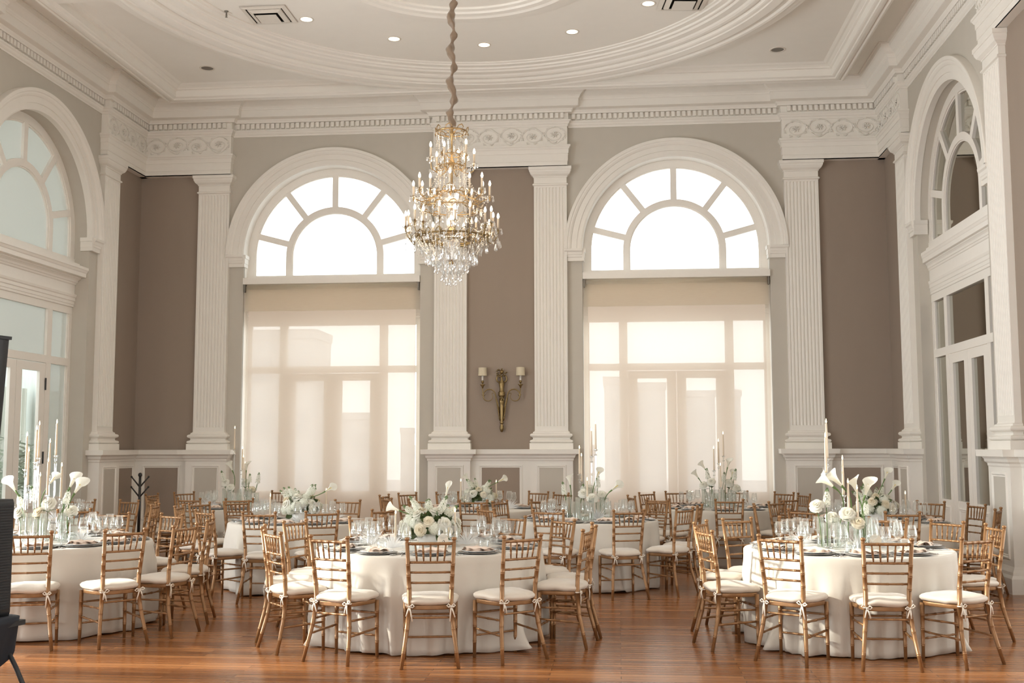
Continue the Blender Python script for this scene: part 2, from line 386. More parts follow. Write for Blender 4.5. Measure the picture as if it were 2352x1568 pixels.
def pedestal(wname, c, hw=PH):
    r, s = WALLS[wname]; u = U(wname, c)
    g = G(); g.usweep(u - hw, u + hw, PD, [(0, 0), (0, 1.4)]); g.usweep(u - hw, u + hw, PD, LEDGE); g.usweep(u - hw, u + hw, PD, PLINTH)
    moulded_panel(g, u - hw + 0.11, u + hw - 0.11, 0.36, 1.30, PD)
    o = part('pedestal', g, M['trim'], r)
    g = G(); g.box(u - hw + 0.16, -(PD + 0.003), 0.41, u + hw - 0.16, -PD, 1.25); part('pedestal_panel', g, M['wall'], o)
for c in PB: pedestal('back', c)
for c in PS[:3]: pedestal('left', c); pedestal('right', c)
def dado(wname, a, b):
    r, s = WALLS[wname]; u0, u1 = sorted((U(wname, a), U(wname, b)))
    g = G(); D = 0.06
    g.box(u0, -D, 0, u1, 0, 1.45)
    g.rings([[(u0, -(D + o), z) for o, z in LEDGE], [(u1, -(D + o), z) for o, z in LEDGE]], False, False)
    g.rings([[(u0, -(D + o), z) for o, z in PLINTH], [(u1, -(D + o), z) for o, z in PLINTH]], False, False)
    m = 0.13
    moulded_panel(g, u0 + m, u1 - m, 0.36, 1.30, D)
    o = part('dado', g, M['trim'], r)
    g = G(); g.box(u0 + m + 0.05, -(D + 0.003), 0.41, u1 - m - 0.05, -D, 1.25); part('dado_panel', g, M['panel'], o)
dado('back', XL + 0.06, PB[0] - PH); dado('back', PB[1] + PH, PB[2] - PH); dado('back', PB[3] + PH, XR - 0.06)
for wn in ('right', 'left'): dado(wn, PS[0] + PH, YB - 0.0); dado(wn, PS[2] + PH, PS[1] - PH)

# ------------------------------------------------------------------ entablature
E = 0.12
rb = 0.295
# ressaut breaks: (left wall going up in Y, back wall going right in X, right wall going down in Y)
pts = [(XL, -6.9), (XL, PS[2] - rb), (XL + E, PS[2] - rb), (XL + E, PS[1] + rb), (XL, PS[1] + rb), (XL, PS[0] - rb), (XL + E, PS[0] - rb), (XL + E, YB - E),
       (PB[0] + rb, YB - E), (PB[0] + rb, YB), (PB[1] - rb, YB), (PB[1] - rb, YB - E), (PB[2] + rb, YB - E), (PB[2] + rb, YB), (PB[3] - rb, YB), (PB[3] - rb, YB - E),
       (XR - E, YB - E), (XR - E, PS[0] - rb), (XR, PS[0] - rb), (XR, PS[1] + rb), (XR - E, PS[1] + rb), (XR - E, PS[2] - rb), (XR, PS[2] - rb), (XR, -6.9)]
pts = pts[::-1]      # room on the left-hand side when walking
CORN = [(0, 7.0), (0.012, 7.0), (0.012, 7.03), (0.022, 7.035), (0.035, 7.05), (0.04, 7.07), (0.055, 7.085), (0.06, 7.105), (0.018, 7.11), (0.018, 7.225), (0.075, 7.227), (0.078, 7.25), (0.095, 7.27), (0.105, 7.285),
        (0.19, 7.30), (0.195, 7.305), (0.2, 7.42), (0.21, 7.425), (0.215, 7.445), (0.22, 7.45), (0.235, 7.475), (0.27, 7.50), (0.305, 7.54), (0.33, 7.56), (0.335, 7.60), (0.37, 7.602), (0.37, ZC + 0.01)]
g = sweep(pts, CORN)
cornice = part('trim_1', g, M['trim']); struct(cornice, 'moulded ivory cornice running round the room above the dentils', 'cornice')
# dentils, each its own piece
g = G(); g.box(-0.0275, -0.048, 0, 0.0275, 0.0, 0.088); dm = g.mesh('dentil', M['trim'])
STEP = 0.0885
nd = 0
for i in range(len(pts) - 1):
    a, b = Vector(pts[i]), Vector(pts[i + 1]); d = b - a; L = d.length; d.normalize(); nrm = Vector((-d.y, d.x))
    if L < 0.3: continue
    n = int((L - 0.05) / STEP)
    ang = math.atan2(d.y, d.x)
    for k in range(n):
        p = a + d * (L / 2 + (k - (n - 1) / 2) * STEP) + nrm * 0.018
        if p.y < 13.6: continue
        if nd >= 300: break
        o = obj('dentil', dm, cornice, (p.x, p.y, 7.132), (0, 0, ang + PI)); nd += 1
# architrave and frieze blocks over the pilasters
def block(pts_, name='entablature_block', parent=None):
    arch = [(0.0, 6.31), (0.0, 6.40), (0.008, 6.402), (0.010, 6.53), (0.018, 6.532), (0.02, 6.60), (0.03, 6.61), (0.045, 6.64), (0.055, 6.645), (0.055, 6.675), (0.0, 6.68), (0.0, 7.01)]
    g = sweep(pts_[::-1], arch)
    return g
gL = G()
blocks = [('left', [(XL, PS[0] - rb), (XL + E, PS[0] - rb), (XL + E, YB - E), (PB[0] + rb, YB - E), (PB[0] + rb, YB)]),
          ('back', [(PB[1] - rb, YB), (PB[1] - rb, YB - E), (PB[2] + rb, YB - E), (PB[2] + rb, YB)]),
          ('right', [(PB[3] - rb, YB), (PB[3] - rb, YB - E), (XR - E, YB - E), (XR - E, PS[0] - rb), (XR, PS[0] - rb)]),
          ('right', [(XR, PS[1] + rb), (XR - E, PS[1] + rb), (XR - E, PS[2] - rb), (XR, PS[2] - rb)]),
          ('left', [(XL, PS[2] - rb), (XL + E, PS[2] - rb), (XL + E, PS[1] + rb), (XL, PS[1] + rb)])]
ent = []
for i, (wn, p) in enumerate(blocks):
    g = block(p)
    xs = [q[0] for q in p]; ys = [q[1] for q in p]
    # flat underside
    P = p
    for k in range(len(P) - 1): pass
    o = part('trim_2' if i == 0 else 'trim_%d' % (i + 2), g, M['trim'])
    struct(o, ['carved entablature block in the far left corner', 'carved entablature block between the two far windows', 'carved entablature block in the far right corner', 'carved entablature block above the nearest right pilaster', 'entablature block on the left wall near the camera'][i], 'entablature')
    ent.append(o)
g = G()
g.box(XL, PS[0] - rb, 6.311, XL + E, YB, 6.33); g.box(XL, YB - E, 6.311, PB[0] + rb, YB, 6.33); part('soffit', g, M['trim'], ent[0])
g = G(); g.box(PB[1] - rb, YB - E, 6.311, PB[2] + rb, YB, 6.33); part('soffit', g, M['trim'], ent[1])
g = G(); g.box(PB[3] - rb, YB - E, 6.311, XR, YB, 6.33); g.box(XR - E, PS[0] - rb, 6.311, XR, YB, 6.33); part('soffit', g, M['trim'], ent[2])
g = G(); g.box(XR - E, PS[2] - rb, 6.311, XR, PS[1] + rb, 6.33); part('soffit', g, M['trim'], ent[3])
# scrolling acanthus relief, one unit 0.62 long
def scroll_mesh():
    g = G()
    def P(x, z, d=0.0): return (x, -0.004 - d, z)
    def ribbon(pts_, r):
        n = len(pts_); g.tube([P(*p) for p in pts_], [r * (0.35 + 0.65 * math.sin(PI * (0.12 + 0.8 * i / (n - 1)))) for i in range(n)], 5)
    for s, cx in ((1, -0.155), (-1, 0.155)):
        cz = -0.012 * s
        sp_ = []
        for k in range(34):
            t = k / 33; a = PI * (1.15 if s > 0 else -0.15) + s * (-1) * t * 3.6 * PI * 0.78
            r = 0.128 * (1 - t) ** 0.55 + 0.02
            sp_.append((cx + r * math.cos(a) * 1.12, cz + r * math.sin(a)))
        ribbon(sp_, 0.0105)
        # rosette
        for q in range(7):
            a = 2 * PI * q / 7; pr = 0.037
            g.tube([P(cx + 0.01 * math.cos(a), cz + 0.01 * math.sin(a), 0.004), P(cx + pr * math.cos(a), cz + pr * math.sin(a), 0.012), P(cx + pr * 1.55 * math.cos(a), cz + pr * 1.55 * math.sin(a), 0.002)], [0.006, 0.013, 0.003], 5)
        g.lathe([(0.012, 0), (0.01, 0.008), (0.004, 0.012)], 6, (0, 0, 0)); 
        base = len(g.v) - 18
        for i in range(18):
            x, y, z = g.v[base + i]; g.v[base + i] = (cx + x, -0.012 - z, cz + y)
        # acanthus leaves springing from the scroll
        for q in range(9):
            a = PI * (0.1 + 0.24 * q) + (0 if s > 0 else PI); r0 = 0.125
            x0, z0 = cx + r0 * math.cos(a) * 1.1, cz + r0 * math.sin(a) * 0.95
            da = a + s * 0.9; L = 0.05
            p1 = (x0 + L * 0.5 * math.cos(da), z0 + L * 0.5 * math.sin(da)); p2 = (x0 + L * math.cos(da + s * 0.7), z0 + L * math.sin(da + s * 0.7))
            if abs(p2[1]) > 0.155: continue
            g.tube([P(x0, z0), P(*p1, 0.008), P(*p2, 0.002)], [0.006, 0.012, 0.003], 5)
    wave = [(-0.31 + 0.62 * k / 20, 0.145 * math.sin(2 * PI * k / 20)) for k in range(21)]
    ribbon(wave, 0.009)
    return g.mesh('acanthus_scroll', M['trim'], True)
scm = scroll_mesh()
def frieze(parent, p0, p1, rz, n):
    p0, p1 = Vector(p0), Vector(p1)
    for k in range(n):
        p = p0.lerp(p1, (k + 0.5) / n); L = (p1 - p0).length / n
        obj('acanthus_scroll', scm, parent, (p.x, p.y, 6.845), (0, 0, rz), (L / 0.62, 1.25, 1.0))
frieze(ent[0], (XL + E, YB - E), (PB[0] + rb - 0.03, YB - E), 0, 2); frieze(ent[0], (XL + E, PS[0] - rb + 0.03), (XL + E, YB - E), PI / 2, 2)
frieze(ent[1], (PB[1] - rb + 0.03, YB - E), (PB[2] + rb - 0.03, YB - E), 0, 3)
frieze(ent[2], (PB[3] - rb + 0.03, YB - E), (XR - E, YB - E), 0, 2); frieze(ent[2], (XR - E, YB - E), (XR - E, PS[0] - rb + 0.03), -PI / 2, 2)
frieze(ent[3], (XR - E, PS[1] + rb - 0.03), (XR - E, PS[2] - rb + 0.03), -PI / 2, 3)

# ------------------------------------------------------------------ ceiling mouldings
x0, x1, y1, y0 = XL + 0.76, XR - 0.76, YB - 0.76, 5.2
fr = [(x1, y0), (x1, y1), (x0, y1), (x0, y0)]
FP = [(-0.0, ZC), (0.0, 7.44), (0.01, 7.425), (0.03, 7.41), (0.05, 7.405), (0.07, 7.415), (0.075, 7.425), (0.10, 7.425), (0.105, 7.405), (0.15, 7.40), (0.18, 7.405), (0.19, 7.425), (0.22, 7.43), (0.24, 7.44), (0.24, 7.53), (0.25, 7.545), (0.28, 7.555), (0.285, 7.57), (0.33, 7.595), (0.36, 7.60), (0.40, ZC)]
part('ceiling_beam', sweep(fr, FP), M['ceil'], ceiling)
CC = (-1.95, 13.15)
ring = [(3.68, ZC), (3.68, 7.60), (3.71, 7.595), (3.72, 7.575), (3.80, 7.57), (3.81, 7.545), (3.83, 7.54), (3.86, 7.545), (3.88, 7.52), (3.98, 7.515), (4.0, 7.495), (4.03, 7.48), (4.07, 7.475), (4.10, 7.48), (4.12, 7.50), (4.14, 7.455), (4.16, 7.445), (4.2, 7.44), (4.21, 7.425), (4.33, 7.415),
        (4.35, 7.42), (4.40, 7.445), (4.44, 7.45), (4.46, 7.425), (4.50, 7.42), (4.52, 7.435), (4.58, 7.44), (4.60, 7.455), (4.66, 7.46), (4.68, 7.48), (4.68, ZC)]
g = G(); g.lathe(ring, 160, (CC[0], CC[1], 0), caps=False); part('ceiling_ring', g, M['ceil'], ceiling)
ring2 = [(1.50, ZC), (1.50, 7.59), (1.56, 7.58), (1.58, 7.555), (1.66, 7.55), (1.70, 7.53), (1.76, 7.535), (1.78, 7.555), (1.86, 7.56), (1.88, 7.575), (1.95, 7.58), (1.97, 7.60), (2.02, 7.605), (2.02, ZC)]
g = G(); g.lathe(ring2, 128, (CC[0], CC[1], 0), caps=False); part('inner_ceiling_ring', g, M['ceil'], ceiling)
g = G(); g.box(x0 + 0.2, 12.2, 7.44, -6.45, 13.55, ZC); g.box(x0 + 0.2, 12.3, 7.42, -6.45, 13.45, 7.44); part('cross_beam', g, M['ceil'], ceiling)
g = G(); g.box(2.5, 12.2, 7.44, x1 - 0.2, 13.55, ZC); g.box(2.5, 12.3, 7.42, x1 - 0.2, 13.45, 7.44); part('cross_beam', g, M['ceil'], ceiling)

# ------------------------------------------------------------------ arches: archivolts, imposts, windows
def arc_sweep(g, prof, c=0.0, z0=SPR, a0=0.0, a1=PI, n=48, zmin=None):
    """prof: [(radius, depth)] swept round a semicircle; optional straight legs down to zmin"""
    rows = []
    if zmin is not None: rows.append([(c - r, -d, zmin) for r, d in prof])
    for i in range(n + 1):
        a = a1 - (a1 - a0) * i / n
        rows.append([(c + r * math.cos(a), -d, z0 + r * math.sin(a)) for r, d in prof])
    if zmin is not None: rows.append([(c + r, -d, zmin) for r, d in prof])
    g.rings(rows, False, False)
def closed_arc(g, r0, r1, d0, d1, c=0, z0=SPR, a0=0.0, a1=PI, n=40, zmin=None):
    pr = [(r0, d0), (r0, d1), (r1, d1), (r1, d0), (r0, d0)]
    arc_sweep(g, pr, c, z0, a0, a1, n, zmin)
def archivolt_mesh():
    g = G()
    arc_sweep(g, [(HALF - 0.005, -0.05), (HALF - 0.005, 0.035), (HALF + 0.02, 0.045), (HALF + 0.09, 0.045), (HALF + 0.092, 0.06), (HALF + 0.18, 0.06), (HALF + 0.19, 0.075), (HALF + 0.215, 0.09), (HALF + 0.24, 0.092), (HALF + 0.25, 0.105), (HALF + 0.295, 0.11), (HALF + 0.30, 0.10), (HALF + 0.30, 0.0)], n=64)
    return g.mesh('archivolt', M['trim'], False)
def impost_mesh():
    g = G()
    pr = [(0, 4.70), (0.0, 4.76), (0.012, 4.77), (0.012, 4.80), (0.02, 4.81), (0.03, 4.85), (0.05, 4.87), (0.055, 4.905), (0, 4.91)]
    for s in (-1, 1):
        u0, u1 = sorted((s * (HALF + 0.0), s * (HALF + 0.25)))
        rows = [[(u0 - (o if s < 0 else 0), 0, z), (u0 - (o if s < 0 else 0), -(0.05 + o), z), (u1 + (o if s > 0 else 0), -(0.05 + o), z), (u1 + (o if s > 0 else 0), 0, z)] for o, z in pr]
        g.rings(rows, True, True)
        # return along the jamb
        a, b = sorted((s * HALF, s * (HALF - 0.045)))
        for o, z, z2 in ((0.03, 4.70, 4.76), (0.036, 4.76, 4.85), (0.05, 4.85, 4.91)):
            aa, bb = sorted((s * (HALF + 0.005), s * (HALF - o))); g.box(aa, -0.06, z, bb, 0.14, z2)
    return g.mesh('impost', M['trim'])
avm, ipm = archivolt_mesh(), impost_mesh()
def bx(g, u0, u1, z0, z1, d0, d1): g.box(min(u0, u1), d0, z0, max(u0, u1), d1, z1)
RI0, RI1, RO = 0.76, 0.865, 1.42
def ray_pts(): return [math.radians(a) for a in (15, 52.5, 90, 127.5, 165)]
def window_parts(root, rec, pane_lun, pane_up, pane_door, entab=1.0):
    """window set back by rec; local axes as the wall"""
    fd = 0.07
    y0_, y1_ = rec, rec + fd
    # lunette
    g = G(); closed_arc(g, RO, HALF + 0.01, -y0_, -y1_, n=48, zmin=4.5); closed_arc(g, RO - 0.02, RO, -(y0_ + 0.02), -y1_, n=48, zmin=4.55)
    part('lunette_frame', g, M['frame'], root)
    g = G(); closed_arc(g, RI0, RI1, -(y0_ + 0.0015), -(y1_ - 0.0015), n=36, zmin=4.55); closed_arc(g, RI0 - 0.018, RI0, -(y0_ + 0.02), -y1_, n=36, zmin=4.55); part('lunette_ring', g, M['frame'], root)
    for a in ray_pts():
        g = G(); c, s = math.cos(a), math.sin(a); hw = 0.052
        v = []
        for r in (RI1 - 0.01, RO + 0.01):
            for q in (-hw, hw): v.append((r * c - q * s, SPR + r * s + q * c))
        vs = [(x, y, z) for y in (y0_ + 0.003, y1_ - 0.003) for x, z in v]
        g.add(vs, [(0, 1, 3, 2), (4, 6, 7, 5), (0, 2, 6, 4), (1, 5, 7, 3), (0, 4, 5, 1), (2, 3, 7, 6)]); part('glazing_bar', g, M['frame'], root)
    g = G(); bx(g, -HALF, HALF, 4.48, 4.575, y0_ - 0.01, y1_); part('lunette_rail', g, M['frame'], root)
    # lunette panes
    yp = rec + 0.045
    def pane(pts2, mat):
        g = G(); n = len(pts2)
        g.add([(x, yp, z) for x, z in pts2] + [(x, yp + 0.006, z) for x, z in pts2], [tuple(range(n)), tuple(range(2 * n - 1, n - 1, -1))] + [(i, (i + 1) % n, n + (i + 1) % n, n + i) for i in range(n)])
        part('pane', g, mat, root)
    N = 24
    pane([(-RI0, 4.56), (RI0, 4.56)] + [(RI0 * math.cos(PI * i / N), SPR + RI0 * math.sin(PI * i / N)) for i in range(N + 1)], pane_lun)
    ang = [None] + ray_pts() + [None]
    rp = ray_pts()
    seqs = [(-math.asin(0.0), rp[0])] + list(zip(rp[:-1], rp[1:])) + [(rp[-1], PI)]
    for i, (a, b) in enumerate(seqs):
        K = 8
        outer = [(RO * math.cos(a + (b - a) * k / K), SPR + RO * math.sin(a + (b - a) * k / K)) for k in range(K + 1)]
        inner = [(RI1 * math.cos(b + (a - b) * k / K), SPR + RI1 * math.sin(b + (a - b) * k / K)) for k in range(K + 1)]
        if i == 0: outer = [(RO, 4.56)] + outer; inner = inner + [(RI1, 4.56)]
        if i == len(seqs) - 1: outer = outer + [(-RO, 4.56)]; inner = [(-RI1, 4.56)] + inner
        pane(outer + inner, pane_lun)
    if entab:
        # entablature between lunette and lower lights
        prof = [(0.0, 3.80), (0.02, 3.805), (0.02, 3.84), (0.03, 3.845), (0.03, 3.89), (0.045, 3.90), (0.045, 3.945), (0.06, 3.96), (0.07, 3.99), (0.07, 4.0), (0.03, 4.005), (0.03, 4.15), (0.05, 4.16), (0.06, 4.185), (0.075, 4.19), (0.085, 4.22), (0.11, 4.24), (0.13, 4.25), (0.13, 4.265), (0.21, 4.27), (0.215, 4.33), (0.225, 4.34), (0.24, 4.37), (0.25, 4.38), (0.25, 4.42), (0.1, 4.45), (0.1, 4.49), (0.0, 4.50)]
        prof = [(o * entab, z) for o, z in prof]
        g = G(); L = HALF - 0.005
        g.rings([[(-L, y0_ - o, z) for o, z in prof], [(L, y0_ - o, z) for o, z in prof]], True, True)
        part('transom_entablature', g, M['frame'], root)
    g = G(); bx(g, -HALF, HALF, 3.69, 4.50, y0_ + 0.002, y1_ - 0.002); part('head_rail', g, M['frame'], root)
    for s in (-1, 1):
        g = G(); bx(g, s * 1.47, s * HALF, 0, 3.695, y0_ + 0.006, y1_ - 0.006); bx(g, s * 1.45, s * 1.47, 0, 3.70, y0_ + 0.02, y1_); part('jamb_frame', g, M['frame'], root)
        g = G(); bx(g, s * 0.81, s * 0.95, 0, 3.695, y0_ + 0.004, y1_ - 0.004); part('mullion', g, M['frame'], root)
        g = G(); bx(g, s * 0.95, s * 1.47, 0, 0.85, y0_ + 0.012, y1_ - 0.008); moulded = [((s * 0.95 + s * 0.06), (s * 1.47 - s * 0.06))]
        a, b = sorted(moulded[0]); moulded_panel(g, a, b, 0.18, 0.76, -(y0_ + 0.012)); part('sidelight_panel', g, M['frame'], root)
        q = 0.003
        pane_rect = lambda u0, u1, z0, z1, m_: pane([(min(u0, u1), z0), (max(u0, u1), z0), (max(u0, u1), z1), (min(u0, u1), z1)], m_)
        pane_rect(s * 0.95, s * 1.47, 2.985, 3.69, pane_up); pane_rect(s * 0.95, s * 1.47, 0.85, 2.87, pane_up)
        # door leaf
        d = G(); w0, w1 = 0.004, 0.806; st = 0.155
        a0, a1 = sorted((s * w0, s * w1))
        bx(d, a0, a0 + st, 0.01, 2.86, y0_ + 0.01, y1_ - 0.01); bx(d, a1 - st, a1, 0.01, 2.86, y0_ + 0.01, y1_ - 0.01)
        bx(d, a0 + st, a1 - st, 2.735, 2.86, y0_ + 0.01, y1_ - 0.01); bx(d, a0 + st, a1 - st, 0.01, 0.85, y0_ + 0.015, y1_ - 0.01)
        moulded_panel(d, a0 + st + 0.03, a1 - st - 0.03, 0.2, 0.76, -(y0_ + 0.015))
        dl = part('door_leaf', d, M['frame'], root)
        gg = G(); gg.box(a0 + st, yp, 0.85, a1 - st, yp + 0.006, 2.735); part('door_pane', gg, pane_door, dl)
        for hz in ((2.55, 1.45, 0.35) if entab == 1.0 else ()):
            h = G(); hx = s * 0.808; h.lathe([(0.013, hz - 0.09), (0.013, hz + 0.09)], 8, (hx, y0_ - 0.002, 0)); part('hinge', h, M['greymetal'] if hz < 0 else M['blackwood'], dl)
    g = G(); bx(g, -1.47, 1.47, 2.87, 2.985, y0_, y1_); part('transom_rail', g, M['frame'], root)
    q = [(-0.81, 2.985), (0.81, 2.985), (0.81, 3.69), (-0.81, 3.69)]; pane(q, pane_up)
def window(idx, wname, c, rec, *a, label=''):
    r, s = WALLS[wname]
    if wname == 'back': e = empty('window_%d' % idx, (c, YB, 0), 0)
    elif wname == 'left': e = empty('window_%d' % idx, (XL, c, 0), PI / 2)
    else: e = empty('window_%d' % idx, (XR, c, 0), -PI / 2)
    struct(e, label, 'window')
    obj('archivolt', avm, e); obj('impost', ipm, e)
    window_parts(e, rec, *a)
    return e
w1 = window(1, 'back', WB[0], 0.20, M['pane'], M['pane'], M['pane'], 0.3, label='tall arched window on the far wall, left of the chandelier')
w2 = window(2, 'back', WB[1], 0.20, M['pane'], M['pane'], M['pane'], 0.3, label='tall arched window on the far wall, right of the chandelier')
w3 = window(3, 'right', WS[0], 0.16, M['mirror'], M['mirror'], M['mirror'], 0.5, label='arched bay of mirrored panes and doors on right wall')
w4 = window(4, 'left', WS[0], 0.25, M['frost'], M['frost'], M['pane'], label='arched bay of frosted panes and doors on left wall')
w5 = window(5, 'left', WS[1], 0.25, M['pane'], M['pane'], M['pane'], label='second arched window on left wall, outside the photo')
w6 = window(6, 'left', WS[2], 0.25, M['pane'], M['pane'], M['pane'], label='third arched window on left wall, added out of view for light')  # unseen window, added to light the near end of the room
w7 = window(7, 'right', WS[1], 0.25, M['pane'], M['pane'], M['pane'], label='second arched window on right wall, added out of view for light')  # unseen window, added so light reaches the left wall
w8 = window(8, 'right', WS[2], 0.25, M['pane'], M['pane'], M['pane'], label='third arched window on right wall, added out of view for light')  # also added unseen, lights the room from the right
# white reveals on the far windows
for wd in (w1, w2):
    g = G(); arc_sweep(g, [(HALF - 0.004, -0.04), (HALF - 0.012, -0.30)], n=48, zmin=0.0); part('reveal', g, M['frame'], wd)

# ------------------------------------------------------------------ solar shades on the far windows
for i, cx in enumerate(WB):
    side = ('left', 'right')[i]
    e = empty('roller_shade', (cx, YB, 0)); tag(e, 'sheer peach roller shade pulled down over the %s far window' % side, 'window shade', 'roller shades on the far windows')
    g = G(); g.box(-HALF + 0.005, -0.05, 4.395, HALF - 0.005, 0.185, 4.505); part('pelmet_board', g, M['frame'], e)
    g = G(); g.lathe([(0.04, -1.49), (0.04, 1.49)], 16, (0, 0, 0)); g.v = [(z, 0.02 + y, 4.345 + x) for x, y, z in g.v]; part('roller_tube', g, M['shade2'], e, True)
    def cloth(z0, z1, y, hw, dx=0):
        g = G(); rows = []
        for k in range(13):
            z = z0 + (z1 - z0) * k / 12
            rows.append([(dx - hw + 2 * hw * j / 24, y + 0.004 * math.sin(j * 0.7 + k * 0.3), z) for j in range(25)])
        g.rings(rows, False, False); return g
    part('fabric', cloth(0.04, 4.36, 0.055, HALF - 0.085, 0.0), M['shade'], e, True)
    part('upper_fabric', cloth(3.93, 4.37, 0.015, HALF - 0.03), M['shade2'], e, True)
    g = G(); g.box(-HALF + 0.07, 0.045, 0.02, HALF - 0.05, 0.065, 0.05); part('hem_bar', g, M['frame'], e)
    for s in (-1, 1):
        g = G(); g.box(s * (HALF - 0.03) - 0.012, -0.03, 4.26, s * (HALF - 0.03) + 0.012, 0.06, 4.395); part('bracket', g, M['greymetal'], e)

# ------------------------------------------------------------------ outside: buildings, ground, porch
g = G(); g.box(-300, 30, -14.2, 300, 520, -14); tag(part('outdoor_ground', g, M['grey']), 'pale city ground far below the windows', 'ground', kind='structure')
def building(cx, y, hw, z1, label, depth=14, steps=()):
    e = empty('building', (cx, y, -14))
    tag(e, label, 'building', 'city buildings seen through the shades')
    g = G(); g.box(-hw, 0, 0, hw, depth, z1 + 14); part('facade', g, M['build'], e)
    g = G(); g.box(-hw - 0.1, -0.1, z1 + 13.6, hw + 0.1, depth + 0.1, z1 + 14.2); part('roof_edge', g, M['build'], e)
    n = max(1, int(hw * 2 / 2.4)); ws = min(0.8, hw * 0.3)
    for r in range(3):
        for k in range(n):
            g = G(); x = -hw + (k + 0.5) * 2 * hw / n; z = z1 + 14 - 2.4 - r * 3.4; g.box(x - ws, -0.08, z - 0.8, x + ws, 0.02, z + 0.8); part('window', g, M['greyglass'], e)
building(-21.9, 70, 2.4, 9.0, 'tall pale block behind the upper left panes of the left shade', 4)
building(-22.9, 96, 1.3, 4.4, 'low block behind the right door of the left window', 4)
building(-23.6, 122, 0.5, 3.5, 'small distant tower behind the right side pane of the left window', 3)
building(-0.3, 85, 0.75, 6.7, 'slim tower behind the left side pane of the right window')
building(2.8, 93, 1.1, 6.7, 'slim block behind the left door of the right window')
building(7.6, 105, 1.4, 6.6, 'flat topped block behind the right door of the right window')
building(9.5, 92, 0.45, 6.0, 'narrow block behind the right side pane of the right window', 4)
building(-14.0, 135, 11.0, 1.6, 'long low skyline block at the horizon beyond both windows')
# porch beyond the left wall bay
pe = empty('porch', (-11.3, 15.1, 0)); struct(pe, 'pale green porch seen through the left glass doors', 'porch')
g = G(); g.box(-0.15, -4.6, -0.1, 0, 11.0, 9.0); part('porch_wall', g, M['porch'], pe)
g = G(); g.box(0, -4.6, -0.12, 2.55, 11.0, -0.02); part('porch_floor', g, M['porch'], pe)
g = G(); g.box(0, -3.6, 8.6, 2.55, 11.0, 8.75); part('porch_roof', g, M['porch'], pe)
for k in range(3):
    g = G(); rows = []
    y_ = 2.4 + k * 1.5
    for z in (0.05, 2.7): rows.append([(0.25 + 0.05 * math.sin(j * 1.3), y_ + j * 0.03, z) for j in range(30)])
    g.rings(rows, False, False); part('curtain', g, M['curtain'], pe, True)
def palm(loc, label, h=1.9):
    e = empty('potted_palm', loc); tag(e, label, 'plant', 'palms outside the left glass doors')
    g = G(); g.lathe([(0.0, 0), (0.17, 0), (0.21, 0.32), (0.19, 0.33), (0.17, 0.3), (0.0, 0.29)], 16); part('pot', g, M['charger'], e, True)
    for k in range(16):
        a = k * 2.4; rr = random.uniform(0.45, 0.8); hh = h * random.uniform(0.6, 1.0)
        pth = [Vector((rr * t ** 1.6 * math.cos(a), rr * t ** 1.6 * math.sin(a), 0.3 + (hh - 0.3) * (1 - (1 - t) ** 1.7) - 0.35 * t ** 4)) for t in [i / 8 for i in range(9)]]
        g = G(); g.tube(pth, [0.008 - 0.0008 * i for i in range(9)], 4)
        for i in range(2, 9):
            for s in (-1, 1):
                d = (pth[i] - pth[i - 1]).normalized(); sd_ = d.cross(Vector((0, 0, 1))).normalized() * s
                L = 0.32 * math.sin(PI * i / 10); p = pth[i]
                q = p + sd_ * L * 0.8 + d * L * 0.6 - Vector((0, 0, 0.06)); n_ = d * 0.018
                g.add([p - n_, p + n_, (p + q) / 2 + n_ * 1.2, q, (p + q) / 2 - n_ * 1.2], [(0, 1, 2, 3, 4)])
        part('frond', g, M['palm'], e)
palm((-9.9, 17.2, 0), 'potted palm behind the left glass door'); palm((-10.2, 18.6, 0), 'potted palm beside the curtain outside the left door', 2.1)

# ------------------------------------------------------------------ chairs
def ringed(path, rad, rings, bump=0.0035, w_=0.006):
    """insert turned rings into a straight-segment path; rings = arc-length fractions"""
    P = [Vector(p) for p in path]; L = [0]
    for i in range(1, len(P)): L.append(L[-1] + (P[i] - P[i - 1]).length)
    T = L[-1]
    def at(s):
        s = max(0, min(T, s))
        for i in range(1, len(P)):
            if s <= L[i] + 1e-9:
                t = (s - L[i - 1]) / (L[i] - L[i - 1]); return P[i - 1].lerp(P[i], t), rad[i - 1] + (rad[i] - rad[i - 1]) * t
        return P[-1], rad[-1]
    st = [(s, 0) for s in L]
    for r in rings:
        s = r * T
        for k in (-1, 1):
            c = s + k * w_ * 1.1
            st += [(c - w_ * 0.7, 0), (c, bump), (c + w_ * 0.7, 0)]
    st.sort()
    out, rr = [], []
    for s, b in st:
        p, r = at(s)
        if out and (p - out[-1]).length < 1e-4: continue
        out.append(p); rr.append(r + b)
    return out, rr
CH = {}
def rod(name, path, rad, rings, seg=7, bump=0.003, w_=0.005):
    if not hasattr(rad, '__len__'): rad = [rad] * len(path)
    g = G(); p, r = ringed(path, rad, rings, bump, w_); g.tube(p, r, seg); return g.mesh(name, M['gold'], True)
